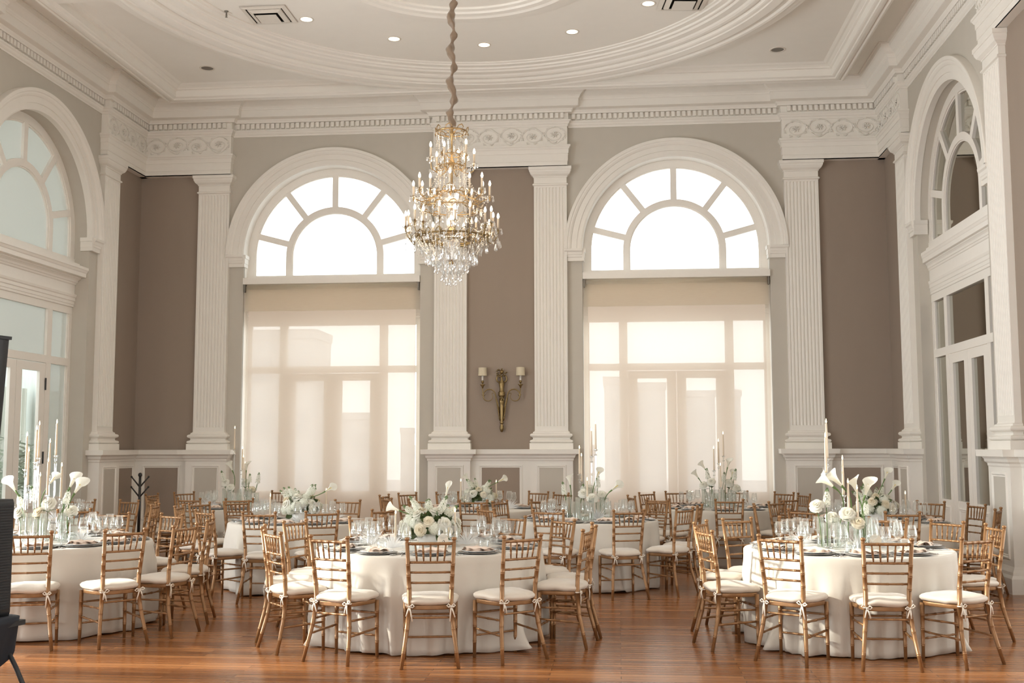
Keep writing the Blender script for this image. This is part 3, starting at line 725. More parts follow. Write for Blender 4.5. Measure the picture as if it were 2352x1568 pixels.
# local axes: +Y towards the table, origin on the floor below the back
def back_post(s):
    path = [(s * 0.207, -0.03, 0.0), (s * 0.172, 0.035, 0.26), (s * 0.151, 0.055, 0.43), (s * 0.155, 0.05, 0.56), (s * 0.172, 0.0, 0.905)]
    g = G(); p, r = ringed(path, [0.0135, 0.0165, 0.018, 0.0175, 0.0145], [0.13, 0.30, 0.49, 0.63, 0.735, 0.82], 0.0028, 0.005)
    g.tube(p, r, 9)
    t = Vector(path[-1])
    g.lathe([(0.0145, -0.004), (0.0125, 0.004), (0.0125, 0.010), (0.0175, 0.016), (0.0195, 0.024), (0.017, 0.032), (0.008, 0.036), (0.0, 0.037)], 9, t)
    return g.mesh('back_post', M['gold'], True)
bp = {s: back_post(s) for s in (-1, 1)}
fl = {s: rod('leg', [(s * 0.193, 0.362, 0.0), (s * 0.190, 0.358, 0.43)], [0.0125, 0.0175], [0.28, 0.55, 0.8], 9) for s in (-1, 1)}
def seat_outline(inset=0.0, n=40):
    pts = []
    for i in range(n):
        a = 2 * PI * i / n; c, s_ = math.cos(a), math.sin(a)
        e = 0.5
        x = math.copysign(abs(c) ** e, c); y = math.copysign(abs(s_) ** e, s_)
        yy = 0.217 + y * (0.178 - inset); hw = 0.165 + 0.04 * (yy / 0.39) - inset
        pts.append((x * hw, yy))
    return pts
g = G(); o_ = seat_outline(); i_ = seat_outline(0.03)
g.rings([[(x, y, 0.412) for x, y in o_], [(x * 1.01, y, 0.418) for x, y in o_], [(x * 1.01, y, 0.438) for x, y in o_], [(x, y, 0.443) for x, y in o_]], True, True)
ch_frame = g.mesh('seat_frame', M['gold'], True)
def cushion_mesh(seed):
    rnd = random.Random(seed); g = G(); rows = []
    prof = [(0.02, 0.443), (-0.006, 0.446), (-0.020, 0.460), (-0.021, 0.476), (-0.008, 0.490), (0.02, 0.501), (0.06, 0.509), (0.12, 0.514), (0.17, 0.515)]
    ph = [rnd.uniform(0, 6) for _ in range(4)]
    for ins, z in prof:
        o = seat_outline(ins, 44)
        rows.append([(x, y, z + (0.004 * math.sin(5 * math.atan2(y - 0.21, x) + ph[0]) + 0.0025 * math.sin(11 * math.atan2(y - 0.21, x) + ph[1])) * (1 if 0.445 < z < 0.503 else 0.3)) for x, y in o])
    g.rings(rows, True, True); return g.mesh('cushion', M['cushion'], True)
cushions = [cushion_mesh(k) for k in range(3)]
def rail(name, z, y, hw, r, n, bow=0.0):
    path = [(-hw, y, z), (-hw / 2, y - bow * 0.75, z), (0, y - bow, z), (hw / 2, y - bow * 0.75, z), (hw, y, z)]
    return rod(name, path, [r] * 5, [(k + 0.5) / n for k in range(n)], 7, 0.0022, 0.004)
ch_rails = [rail('top_rail', 0.893, 0.002, 0.170, 0.0115, 5, 0.012), rail('back_rail', 0.757, 0.022, 0.163, 0.0095, 4, 0.012), rail('back_rail', 0.683, 0.033, 0.160, 0.0085, 3, 0.012), rail('back_rail', 0.607, 0.044, 0.157, 0.0085, 3, 0.012)]
ch_sp = []
for k in range(5):
    xt, xb = (k - 2) * 0.0565, (k - 2) * 0.049; b = -0.012 * (1 - (abs(k - 2) / 3) ** 2)
    ch_sp.append(rod('spindle', [(xb, 0.022 + b, 0.757), (xb * 0.55 + xt * 0.45, 0.013 + b, 0.82), (xt, 0.002 + b, 0.893)], [0.0045, 0.0085, 0.0055], [0.3, 0.62], 6, 0.002, 0.004))
def strt(a, b, n=3): return rod('stretcher', [a, tuple((Vector(a) + Vector(b)) / 2), b], [0.008, 0.009, 0.008], [(k + 0.5) / n for k in range(n)], 6, 0.002, 0.004)
ch_str = [strt((-0.162, 0.045, 0.355), (0.162, 0.045, 0.355), 4), strt((-0.190, 0.358, 0.335), (0.190, 0.358, 0.335), 4), strt((-0.191, 0.36, 0.165), (0.191, 0.36, 0.165), 4)]
for s in (-1, 1):
    ch_str += [strt((s * 0.168, 0.04, 0.31), (s * 0.190, 0.358, 0.31)), strt((s * 0.182, 0.02, 0.20), (s * 0.191, 0.36, 0.22))]
def tie_mesh(s, seed):
    rnd = random.Random(seed); g = G(); x, y, z = s * 0.152, 0.036, 0.435
    def rib(pts_, w_):
        P = [Vector(p) + Vector((x, y, z)) for p in pts_]; n = len(P)
        rows = []
        for i, p in enumerate(P):
            d = (P[min(i + 1, n - 1)] - P[max(i - 1, 0)]).normalized(); sd_ = d.cross(Vector((0, -1, 0.2))).normalized() * w_ / 2
            rows.append([p - sd_ + Vector((0, -0.0012, 0)), p + sd_ + Vector((0, -0.0012, 0)), p + sd_ + Vector((0, 0.0012, 0)), p - sd_ + Vector((0, 0.0012, 0))])
        g.rings(rows, True, True)
    g.lathe([(0.019, -0.005), (0.021, 0), (0.019, 0.005)], 10, (x, y + 0.018, z))
    for q in (-1, 1):
        L = 0.034 * rnd.uniform(0.8, 1.3); up = rnd.uniform(-0.005, 0.02)
        rib([(0, -0.006, 0), (q * L * 0.6, -0.012, up + 0.012), (q * L, -0.014, up), (q * L * 0.6, -0.012, up - 0.012), (0, -0.008, 0)], 0.008)
        dx = q * rnd.uniform(0.004, 0.03); dl = rnd.uniform(0.05, 0.12)
        rib([(0, -0.008, 0), (dx * 0.5, -0.014, -dl * 0.4), (dx, -0.010, -dl)], 0.010)
    g.lathe([(0.002, -0.007), (0.007, -0.004), (0.008, 0), (0.007, 0.004), (0.002, 0.007)], 8, (x, y - 0.010, z))
    return g.mesh('cushion_tie', M['tie'], True)
ties = [(tie_mesh(-1, k), tie_mesh(1, k + 50)) for k in range(4)]
def make_chair(i, loc, rz):
    t = empty('chiavari_chair', loc, rz)
    for s in (-1, 1): obj('back_post', bp[s], t); obj('leg', fl[s], t)
    obj('seat_frame', ch_frame, t); obj('cushion', cushions[i % 3], t)
    for k, m_ in enumerate(ch_rails): obj('top_rail' if k == 0 else 'back_rail', m_, t)
    for m_ in ch_sp: obj('spindle', m_, t)
    for m_ in ch_str: obj('stretcher', m_, t)
    a, b = ties[i % 4]; obj('cushion_tie', a, t); obj('cushion_tie', b, t)
    return t

TAB = {
    'TC': ((-1.62, 9.55), [(-2.17, 8.28), (-1.38, 8.14), (-0.73, 8.45), (-0.26, 9.2), (-0.22, 9.72), (-0.53, 10.4), (-1.07, 10.79), (-2.44, 10.67), (-2.96, 10.05), (-3.01, 9.29), (-2.75, 8.72)]),
    'TR': ((1.89, 9.60), [(1.2, 8.55), (1.92, 8.34), (2.6, 8.57), (3.12, 9.81), (2.9, 10.35), (2.47, 10.7), (1.69, 10.9), (1.1, 10.59), (0.74, 10.11), (0.68, 9.17)]),
    'TL': ((-5.20, 9.78), [(-4.68, 8.52), (-4.02, 8.83), (-3.74, 9.4), (-3.8, 10.15), (-4.5, 10.95), (-5.21, 11.11), (-6.15, 10.8)]),
    'T4': ((-0.37, 13.15), [(0.1, 11.89), (0.71, 12.34), (0.91, 12.9), (0.4, 14.0), (-0.96, 14.25), (-1.42, 13.72), (-1.61, 13.32), (-1.46, 12.22), (-0.75, 11.86)]),
    'T5': ((1.36, 15.65), [(1.38, 14.31), (2.17, 14.71), (2.59, 16.07), (2.39, 16.59), (1.74, 17.01), (0.85, 16.86), (0.4, 16.45), (0.2, 15.3), (0.5, 14.52)]),
    'T7': ((2.89, 13.01), [(2.86, 11.7), (4.02, 12.39), (4.08, 13.34), (3.75, 13.97), (1.9, 13.85), (1.54, 13.06), (1.92, 12.05)]),
    'T2': ((-3.66, 12.64), [(-3.7, 11.26), (-3.1, 11.5), (-2.55, 11.95), (-3.43, 13.94), (-4.73, 13.51), (-5.06, 13.14), (-5.06, 12.51), (-4.4, 11.57)]),
    'T6': ((-5.40, 15.55), [(-5.64, 14.27), (-4.94, 14.22), (-5.16, 16.77), (-6.5, 16.25), (-6.73, 15.62), (-6.29, 14.65)]),
    'T3': ((-1.91, 15.26), [(-1.82, 13.93), (-0.72, 15.5), (-0.84, 16.25), (-1.2, 16.7), (-1.92, 16.78), (-2.54, 16.44), (-3.07, 16.08), (-3.28, 15.45), (-2.55, 14.12), (-3.05, 14.55)]),
    'T8': ((-6.78, 12.60), [(-5.95, 11.74), (-5.45, 12.75), (-5.75, 13.35), (-6.22, 13.75), (-6.91, 13.86), (-7.85, 13.4)]),
}
TN = {'TC': 'front centre table', 'TR': 'front right table', 'TL': 'front left table', 'T4': 'table at the foot of the right window', 'T5': 'far right table',
      'T7': 'second row right table', 'T2': 'second row left table', 'T6': 'far left table', 'T3': 'far middle table', 'T8': 'table by the left wall'}
TN['T4'] = 'second row middle table'
TN['T7'] = 'second row right table'
TRAD = {'TC': 0.965, 'TR': 0.85, 'TL': 0.93}
ORD = ['first', 'second', 'third', 'fourth', 'fifth', 'sixth']
def px(x, y, z=0.9):
    v = Vector((x, y, z - 1.6)); return 1176 + 2548.55 * v.dot(R_) / v.dot(F_)
def seat_phrases(c, seats):
    sec = {}
    for i, (x, y) in enumerate(seats):
        a = math.degrees(math.atan2(y - c[1], x - c[0]))
        k = 'near' if -140 < a < -40 else 'right' if -40 <= a < 40 else 'far' if 40 <= a < 140 else 'left'
        sec.setdefault(k, []).append(i)
    ph = {}
    for k, l in sec.items():
        if k in ('near', 'far'):
            l.sort(key=lambda i: seats[i][0])
            nm = {1: ['alone'], 2: ['left one', 'right one'], 3: ['leftmost', 'middle one', 'rightmost'], 4: ['leftmost', 'second from left', 'third from left', 'rightmost']}.get(len(l)) or [ORD[j] + ' from left' for j in range(len(l))]
            for j, i in enumerate(l): ph[i] = ('%s side' % k) + ('' if nm[j] == 'alone' else ', ' + nm[j])
        else:
            l.sort(key=lambda i: seats[i][1])
            nm = {1: ['alone'], 2: ['nearer one', 'farther one'], 3: ['nearest', 'middle one', 'farthest']}.get(len(l)) or [ORD[j] + ' from front' for j in range(len(l))]
            for j, i in enumerate(l): ph[i] = ('%s side' % k) + ('' if nm[j] == 'alone' else ', ' + nm[j])
    return ph
SUN_SEATS = set()
ci = 0
PH = {}
for t, (c, seats) in TAB.items():
    PH[t] = seat_phrases(c, seats)
    rmin = TRAD.get(t, 0.82) + 0.43
    for i, (x, y) in enumerate(seats):
        d_ = math.hypot(x - c[0], y - c[1])
        if d_ < rmin: x, y = c[0] + (x - c[0]) * rmin / d_, c[1] + (y - c[1]) * rmin / d_
        a = math.atan2(c[1] - y, c[0] - x) - PI / 2 + random.uniform(-0.06, 0.06)
        o = make_chair(ci, (x, y, 0), a); ci += 1
        tag(o, 'gold ballroom chair with ivory cushion at %s, %s' % (TN[t], PH[t][i]), 'chair', 'gold chairs round the %s' % TN[t])

# ------------------------------------------------------------------ tablecloths
TZ = 0.75
def cloth_mesh(r, seed):
    rnd = random.Random(seed); g = G(); n = 200; rows = []
    comps = [(rnd.choice([7, 9, 11, 13]), rnd.uniform(0, 6.3), rnd.uniform(0.5, 1)) for _ in range(3)] + [(rnd.choice([17, 19, 23]), rnd.uniform(0, 6.3), 0.4)]
    def fold(a):
        s = sum(w_ * max(0, math.sin(k * a + p)) ** 2 for k, p, w_ in comps); return s / 1.6
    fl_ = [(rnd.uniform(0, 6.3), rnd.uniform(0.10, 0.2)) for _ in range(4)]
    def flare(a): return sum(h * math.exp(-((math.atan2(math.sin(a - p), math.cos(a - p))) / 0.07) ** 2) for p, h in fl_)
    for rr in (0.02, 0.35 * r, 0.7 * r, r - 0.03, r - 0.008):
        rows.append([(rr * math.cos(2 * PI * j / n), rr * math.sin(2 * PI * j / n), TZ - (0.004 if rr > r - 0.01 else 0)) for j in range(n)])
    K = 16
    for k in range(K + 1):
        t = k / K; z = TZ - 0.015 - t * (TZ - 0.015 - 0.012)
        row = []
        for j in range(n):
            a = 2 * PI * j / n; f = fold(a + 0.15 * t * math.sin(3 * a + seed))
            rad = r + (0.006 + 0.085 * f * min(1, t * 1.2 + 0.12) - 0.03 * t) * min(1, t * 4) + flare(a) * max(0, t - 0.72) / 0.28
            zz = z + (0.006 * math.sin(9 * a) if k == K else 0) + (0.02 * (f > 0.9) if k == K else 0)
            row.append((rad * math.cos(a), rad * math.sin(a), max(0.006, zz)))
        rows.append(row)
    g.rings(rows, True, True)
    return g.mesh('tablecloth', M['cloth'], True)
for q, (t, (c, seats)) in enumerate(TAB.items()):
    r = TRAD.get(t, 0.82)
    o = obj('tablecloth', cloth_mesh(r, 11 + q), None, (c[0], c[1], 0))
    tag(o, 'floor length ivory linen cloth over the %s' % TN[t], 'tablecloth', 'round ivory tablecloths')

# ------------------------------------------------------------------ place settings
def disc(prof, seg=28): g = G(); g.lathe(prof, seg); return g
ch_me = disc([(0, 0), (0.11, 0), (0.158, 0.008), (0.165, 0.012), (0.163, 0.014), (0.11, 0.005), (0, 0.005)], 32).mesh('charger', M['charger'], True)
pl_me = disc([(0, 0), (0.08, 0), (0.085, 0.004), (0.132, 0.014), (0.137, 0.018), (0.134, 0.019), (0.085, 0.009), (0, 0.008)], 32).mesh('dinner_plate', M['china'], True)
bb_me = disc([(0, 0), (0.045, 0), (0.078, 0.009), (0.08, 0.011), (0.045, 0.005), (0, 0.005)], 24).mesh('side_plate', M['china'], True)
def napkin_mesh(seed):
    rnd = random.Random(seed); g = G(); n = 18; m_ = 12; ph = rnd.uniform(0, 6)
    for lay in range(3):
        rows = []
        for i in range(n + 1):
            u = i / n; row = []
            for j in range(m_ + 1):
                v = j / m_
                x = (u - 0.5) * (0.25 - 0.02 * lay) + 0.01 * math.sin(v * 3 + ph + lay); wd = 0.105 - 0.012 * lay
                y = (v - 0.5) * wd * (1 + 0.25 * math.sin(u * PI)) + 0.016 * math.sin(u * 5 + ph)
                z = 0.006 + 0.008 * lay + 0.013 * math.sin(v * PI) * (0.5 + 0.5 * math.sin(u * 4 + ph)) + 0.004 * math.sin(u * 17 + v * 6) + 0.012 * (v > 0.75) * math.sin((u) * PI)
                row.append((x, y, z))
            rows.append(row)
        g.rings(rows, False, False)
        g.rings([[(x, y, z - 0.004) for x, y, z in r] for r in rows], False, False)
    return g.mesh('napkin', M['napkin'], True)
naps = [napkin_mesh(k) for k in range(4)]
def fork_mesh(L=0.19):
    g = G(); h = 0.0015
    g.tube([(0, 0, 0.003), (0, L * 0.35, 0.003), (0, L * 0.62, 0.004), (0, L * 0.72, 0.005)], [0.0065, 0.004, 0.003, 0.008], 6, 0.35)
    for k in range(4):
        x = (k - 1.5) * 0.0055; g.tube([(x * 0.8, L * 0.70, 0.005), (x, L * 0.82, 0.004), (x, L, 0.009)], [0.0022, 0.0019, 0.0011], 5)
    return g.mesh('fork', M['silver'], True)
def knife_mesh(L=0.22):
    g = G(); g.tube([(0, 0, 0.004), (0, L * 0.2, 0.004), (0, L * 0.42, 0.004)], [0.006, 0.0065, 0.0045], 6, 0.6)
    g.tube([(0, L * 0.42, 0.004), (0.001, L * 0.7, 0.004), (0.002, L * 0.95, 0.004), (0.003, L, 0.004)], [0.006, 0.009, 0.008, 0.002], 6, 0.15); return g.mesh('knife', M['silver'], True)
def spoon_mesh(L=0.18):
    g = G(); g.tube([(0, 0, 0.003), (0, L * 0.3, 0.003), (0, L * 0.68, 0.005), (0, L * 0.74, 0.005), (0, L * 0.86, 0.003), (0, L * 0.96, 0.004), (0, L, 0.006)], [0.006, 0.004, 0.003, 0.011, 0.018, 0.012, 0.002], 8, 0.22); return g.mesh('spoon', M['silver'], True)
fork_m, knife_m, spoon_m = fork_mesh(), knife_mesh(), spoon_mesh()
def glass_me(name, h, bowl, rim, wr):
    # angular tulip: foot, stem, sharp shoulder low in the bowl, straight sides closing to the rim
    zs = h * 0.42
    prof = [(0.0, 0.0), (0.034, 0.0), (0.035, 0.002), (0.018, 0.005), (0.005, 0.010), (0.0038, 0.03), (0.0038, zs - 0.012), (0.007, zs), (bowl * 0.75, zs + h * 0.10), (bowl, zs + h * 0.155), (bowl * 0.98, zs + h * 0.19), (rim, h), (rim - 0.0012, h), (bowl * 0.95, zs + h * 0.19), (bowl * 0.96, zs + h * 0.155), (bowl * 0.7, zs + h * 0.108), (0.003, zs + 0.012), (0.0, zs + 0.011)]
    g = G(); g.lathe(prof, 20, caps=False); return g.mesh(name, M['glass'], True)
g_big = glass_me('wine_glass', 0.235, 0.045, 0.034, 0); g_mid = glass_me('wine_glass', 0.215, 0.041, 0.030, 0)
def tumbler():
    g = G(); g.lathe([(0, 0), (0.03, 0), (0.036, 0.004), (0.043, 0.05), (0.040, 0.095), (0.0388, 0.095), (0.0415, 0.05), (0.034, 0.010), (0, 0.009)], 20, caps=False); return g.mesh('water_glass', M['glass'], True)
g_tum = tumbler()
def feather_me(seed):
    rnd = random.Random(seed); g = G()
    for k in range(110):
        a = rnd.uniform(-1.15, 1.15); b = rnd.uniform(-0.45, 0.45); L = rnd.uniform(0.10, 0.165); w_ = rnd.uniform(0.0012, 0.0028)
        d = Vector((math.sin(a), math.sin(b) * 0.6, math.cos(a) * 0.85 + 0.1)).normalized(); sd_ = d.cross(Vector((0.2, 1, 0.1))).normalized() * w_
        cv = Vector((0.03 * math.sin(a), rnd.uniform(-0.02, 0.02), -0.03 * abs(a)))
        P = [d * L * t + cv * t * t * 1.5 for t in (0, 0.35, 0.7, 1.0)]
        P = [Vector((p.x, p.y, max(p.z, 0.002))) for p in P]
        rows = [[p - sd_ * q, p + sd_ * q] for p, q in zip(P, (0.3, 1, 1, 0.2))]
        b0 = len(g.v); 
        for r in rows: g.v += [tuple(v) for v in r]
        for i in range(3): g.face((b0 + 2 * i, b0 + 2 * i + 1, b0 + 2 * i + 3, b0 + 2 * i + 2))
    return g.mesh('feather_plume', M['feather'], True, recalc=False)
feats = [feather_me(k) for k in range(3)]
NEAR = ('TC', 'TR', 'TL')
for t, (c, seats) in TAB.items():
    r = TRAD.get(t, 0.82); near = t in NEAR
    for i, (x, y) in enumerate(seats):
        d = Vector((x - c[0], y - c[1])).normalized(); a = math.atan2(-d.y, -d.x) - PI / 2; tn = Vector((d.y, -d.x)) * -1
        side = Vector((-d.y, d.x))      # to the left hand of a guest facing the table is -side... measured from above
        rt = Vector((math.cos(a), math.sin(a)))      # guest's right
        ph = PH[t][i]
        p = Vector(c) + d * (r - 0.185)
        pre = 'at %s, %s' % (TN[t], ph)
        tag(obj('charger', ch_me, None, (p.x, p.y, TZ + 0.002)), 'dark rimmed charger %s' % pre, 'charger', 'charger plates')
        tag(obj('dinner_plate', pl_me, None, (p.x, p.y, TZ + 0.008)), 'white dinner plate %s' % pre, 'plate', 'white dinner plates')
        tag(obj('napkin', naps[(i + ord(t[1])) % 4], None, (p.x, p.y, TZ + 0.018), (0, 0, a + random.uniform(-0.5, 0.5))), 'blush folded napkin %s' % pre, 'napkin', 'blush napkins')
        q = Vector(c) + d * (r - 0.40) + rt * 0.10
        tag(obj('wine_glass', g_big, None, (q.x, q.y, TZ + 0.001)), 'taller stemmed wine glass %s' % pre, 'wine glass', 'stemmed glasses')
        q = Vector(c) + d * (r - 0.33) + rt * 0.185
        tag(obj('wine_glass', g_mid, None, (q.x, q.y, TZ + 0.001)), 'shorter stemmed wine glass %s' % pre, 'wine glass', 'stemmed glasses')
        if near and i % 2 == 0:
            q = Vector(c) + d * (r - 0.42) + rt * 0.20
            tag(obj('water_glass', g_tum, None, (q.x, q.y, TZ + 0.001)), 'stemless water glass %s' % pre, 'water glass', 'water glasses')
        if near or t in ('T2', 'T4', 'T7'):
            for nm, me_, off, lb in (('fork', fork_m, -0.195, 'outer fork'), ('fork', fork_m, -0.225, 'inner fork'), ('knife', knife_m, 0.185, 'table knife'), ('spoon', spoon_m, 0.21, 'soup spoon')):
                if lb == 'inner fork' and not near: continue
                q = Vector(c) + d * (r - 0.09 - (0.01 if off > 0 else 0)) + rt * off
                if (q - Vector(c)).length > r - 0.01: q = Vector(c) + (q - Vector(c)).normalized() * (r - 0.012)
                tag(obj(nm, me_, None, (q.x, q.y, TZ + 0.001), (0, 0, a)), '%s %s' % ({'outer fork': 'silver outer fork', 'inner fork': 'silver inner fork'}.get(lb, 'silver ' + lb), pre), nm, 'silver flatware')
        if near and i % 2 == 1:
            q = Vector(c) + d * (r - 0.34) - rt * 0.17
            tag(obj('side_plate', bb_me, None, (q.x, q.y, TZ + 0.002)), 'small white side plate %s' % pre, 'plate', 'side plates')
    # feather plumes
    spots = {'TC': [(-0.27, -0.30), (0.30, 0.12), (-0.52, 0.10)], 'TR': [(0.02, -0.32), (0.30, 0.05), (-0.35, 0.2)], 'TL': [(0.33, 0.0), (0.05, -0.38)], 'T4': [(-0.42, 0.0), (0.12, -0.1)], 'T5': [(0.05, -0.2), (0.45, 0.1)],
             'T6': [(-0.42, -0.1), (0.3, 0.1)], 'T2': [(0.35, 0.1), (0.22, -0.3)], 'T3': [(-0.45, 0.0), (0.42, -0.05)], 'T7': [(0.0, -0.35), (0.42, 0.1)], 'T8': [(0.3, -0.2)]}[t]
    spots = sorted(spots)
    nmz = {1: ['only one'], 2: ['left one', 'right one'], 3: ['left one', 'middle one', 'right one']}[len(spots)]
    for k, (dx, dy) in enumerate(spots):
        o = obj('feather_plume', feats[k % 3], None, (c[0] + dx, c[1] + dy, TZ + 0.002), (0, 0, random.uniform(-0.6, 0.6)))
        tag(o, 'wispy white feather plume lying on the %s, %s' % (TN[t], nmz[k]), 'feather', 'white feather plumes')

# ------------------------------------------------------------------ candles
def taper_me(L):
    g = G(); g.lathe([(0.0, 0), (0.0105, 0.0), (0.011, 0.02), (0.0095, L * 0.6), (0.0075, L - 0.01), (0.004, L - 0.002), (0.0, L)], 12, caps=False); return g.mesh('taper_candle', M['wax'], True)
def flame_me():
    g = G(); g.lathe([(0.0, 0), (0.005, 0.006), (0.0065, 0.014), (0.0045, 0.026), (0.0015, 0.038), (0, 0.042)], 8, caps=False); return g.mesh('flame', M['flame'], True)
fm = flame_me(); tapers = {}
def stick_me(h):
    g = G()
    prof = [(0.0, 0), (0.045, 0), (0.046, 0.006), (0.03, 0.012), (0.012, 0.02), (0.009, 0.03)]
    if h > 0.12:
        prof += [(0.0085, h - 0.075), (0.014, h - 0.07), (0.019, h - 0.066), (0.012, h - 0.06), (0.009, h - 0.05), (0.010, h - 0.03)]
    prof += [(0.012, h - 0.022), (0.022, h - 0.012), (0.026, h - 0.004), (0.020, h - 0.006), (0.013, h - 0.012), (0.0125, h)]
    g.lathe(prof + [(0.0, h)], 10, caps=False)
    if h > 0.12:
        for k in range(6):
            a = k * PI / 3
            for zz, rr in ((h - 0.068, 0.02), (h - 0.006, 0.026)):
                g.tube([(rr * 0.6 * math.cos(a), rr * 0.6 * math.sin(a), zz - 0.004), (rr * 1.25 * math.cos(a), rr * 1.25 * math.sin(a), zz + 0.006)], [0.004, 0.0015], 4)
    return g.mesh('candlestick', M['stick'], False)
RANK = ['tallest', 'second tallest', 'third tallest', 'fourth tallest', 'fifth tallest', 'sixth tallest', 'third shortest', 'second shortest', 'shortest']
def candles(t, lst):
    c = TAB[t][0]
    lst = sorted(lst, key=lambda q: -q[2]); n = len(lst)
    for k, (dx, dy, zt) in enumerate(lst):
        L = 0.30 if zt > 1.15 else 0.24
        h = max(0.035, zt - TZ - L - 0.035); L = zt - TZ - h - 0.035
        Lk = round(L, 3)
        if Lk not in tapers: tapers[Lk] = taper_me(L)
        rk = ('tallest', 'shortest')[k] if n == 2 else (RANK[k] if k < n - 1 or n == 9 else 'shortest')
        x, y = c[0] + dx, c[1] + dy
        tag(obj('candlestick', stick_me(h), None, (x, y, TZ + 0.001)), 'clear crystal candlestick under the %s candle of %s' % (rk, TN[t]), 'candlestick', 'crystal candlesticks')
        o = obj('taper_candle', tapers[Lk], None, (x, y, TZ + h + 0.001)); obj('flame', fm, o, (0, 0, L - 0.004))
        tag(o, 'lit ivory taper, %s of the candles on %s' % (rk, TN[t]), 'candle', 'lit taper candles')
candles('TL', [(-0.12, -0.18, 1.74), (-0.14, 0.02, 1.80), (-0.05, -0.1, 1.84), (0.0, 0.12, 1.86), (0.03, -0.05, 1.68), (-0.06, -0.25, 1.60), (0.10, -0.2, 1.51), (0.02, 0.2, 1.46), (-0.16, 0.15, 1.37)])
candles('T6', [(-0.09, 0, 1.90), (0.0, 0.08, 1.61), (0.06, -0.05, 1.49), (0.03, 0.12, 1.39)])
candles('T4', [(0.05, 0.03, 1.82), (0.10, 0.0, 1.90), (-0.09, -0.04, 1.61), (-0.07, 0.06, 1.52), (0.0, -0.1, 1.24)])
candles('T5', [(-0.05, 0.0, 1.60), (0.02, 0.05, 1.70), (0.08, -0.02, 1.80), (0.03, -0.08, 1.37)])
candles('TR', [(-0.13, 0.08, 1.83), (-0.16, -0.02, 1.71), (0.0, 0.1, 1.52), (0.0, -0.1, 1.33), (0.06, -0.16, 1.28)])
candles('TC', [(-0.29, -0.08, 1.065), (0.22, -0.05, 1.08)])
candles('T2', [(-0.33, -0.1, 1.07), (0.27, 0.1, 1.12)])
candles('T3', [(-0.26, 0.0, 1.16), (0.22, 0.1, 1.14)])
candles('T7', [(0.34, 0.05, 1.09)] )

# ------------------------------------------------------------------ flowers
def calla_head(L=0.125):
    g = G(); n = 16; rows = []
    for i in range(10):
        v = i / 9; row = []
        for j in range(n + 1):
            u = j / n; a = (u - 0.5) * 2 * PI * (0.93 if v < 0.6 else 0.93 - 0.25 * (v - 0.6))
            r = 0.005 + 0.019 * v ** 1.35 + 0.012 * max(0, v - 0.75) * 4 * (1 - abs(u - 0.5) * 0.6)
            lip = max(0, v - 0.6) / 0.4; k = math.cos((u - 0.5) * 2 * PI)      # front of the spathe points up
            z = L * (v * 0.82 + 0.30 * lip * (0.5 + 0.5 * k))
            x = r * math.cos(a) * (1 + 0.7 * lip * (k > 0) * k); y = r * math.sin(a) * (1 + 0.35 * lip)
            row.append((x, y, z))
        rows.append(row)
    g.mi = 0; g.rings(rows, False, False)
    g.mi = 1; g.tube([(0.0, 0, 0.03), (0.002, 0, L * 0.75)], [0.003, 0.0035], 6)
    g.mi = 2; g.tube([(0, 0, -0.02), (0, 0, 0.0), (0, 0, 0.02)], [0.005, 0.0065, 0.008], 8)
    return g.mesh('spathe', [M['calla'], M['spadix'], M['green']], True, recalc=False)
calla_m = calla_head()
def rose_me(seed, col='petal', r0=0.042):
    rnd = random.Random(seed); g = G()
    for ring_, (n, rr, zz, sz, op) in enumerate([(3, 0.006, 0.028, 0.020, 0.15), (4, 0.012, 0.024, 0.026, 0.3), (5, 0.019, 0.018, 0.032, 0.55), (6, 0.027, 0.010, 0.036, 0.9), (7, 0.033, 0.002, 0.036, 1.3)]):
        for k in range(n):
            a = 2 * PI * (k + 0.5 * (ring_ % 2)) / n + rnd.uniform(-0.15, 0.15); rows = []
            ca, sa = math.cos(a), math.sin(a)
            for i in range(4):
                v = i / 3; row = []
                for j in range(5):
                    u = j / 4 - 0.5
                    w_ = sz * (0.45 + 0.75 * math.sin(PI * (0.15 + 0.7 * v))) * 1.2
                    out = rr * (0.35 + 0.65 * v) + sz * op * 0.42 * v ** 2 - abs(u) ** 2 * 0.02 * (1 - 0.4 * v)
                    z = zz - 0.018 + sz * (1.0 - 0.35 * op) * v * 0.95 - 0.012 * op * (v > 0.9) - abs(u) ** 2 * 0.014 * v
                    row.append((ca * out - sa * u * w_, sa * out + ca * u * w_, z))
                rows.append(row)
            g.rings(rows, False, False)
    g.lathe([(0, -0.02), (0.018, -0.012), (0.022, 0.0), (0.012, 0.01), (0, 0.012)], 8, caps=False)
    me = g.mesh('rose', M[col], True, recalc=False)
    s = r0 / 0.042; me.transform(Matrix.Scale(s, 4)); return me
roses = [rose_me(1, 'petal', 0.046), rose_me(2, 'petal2', 0.044), rose_me(3, 'petal', 0.05)]
def florets(g, c, nrm, r, rnd):
    n = Vector(nrm).normalized(); t = n.orthogonal().normalized(); b = n.cross(t); a0 = rnd.uniform(0, 6)
    c = Vector(c)
    for k in range(4):
        a = a0 + k * PI / 2; d = t * math.cos(a) + b * math.sin(a); e = t * math.cos(a + 0.6) + b * math.sin(a + 0.6); f = t * math.cos(a - 0.6) + b * math.sin(a - 0.6)
        g.add([c, c + e * r * 0.75 + n * r * 0.15, c + d * r * 1.1 + n * r * 0.05, c + f * r * 0.75 + n * r * 0.15], [(0, 1, 2, 3)])
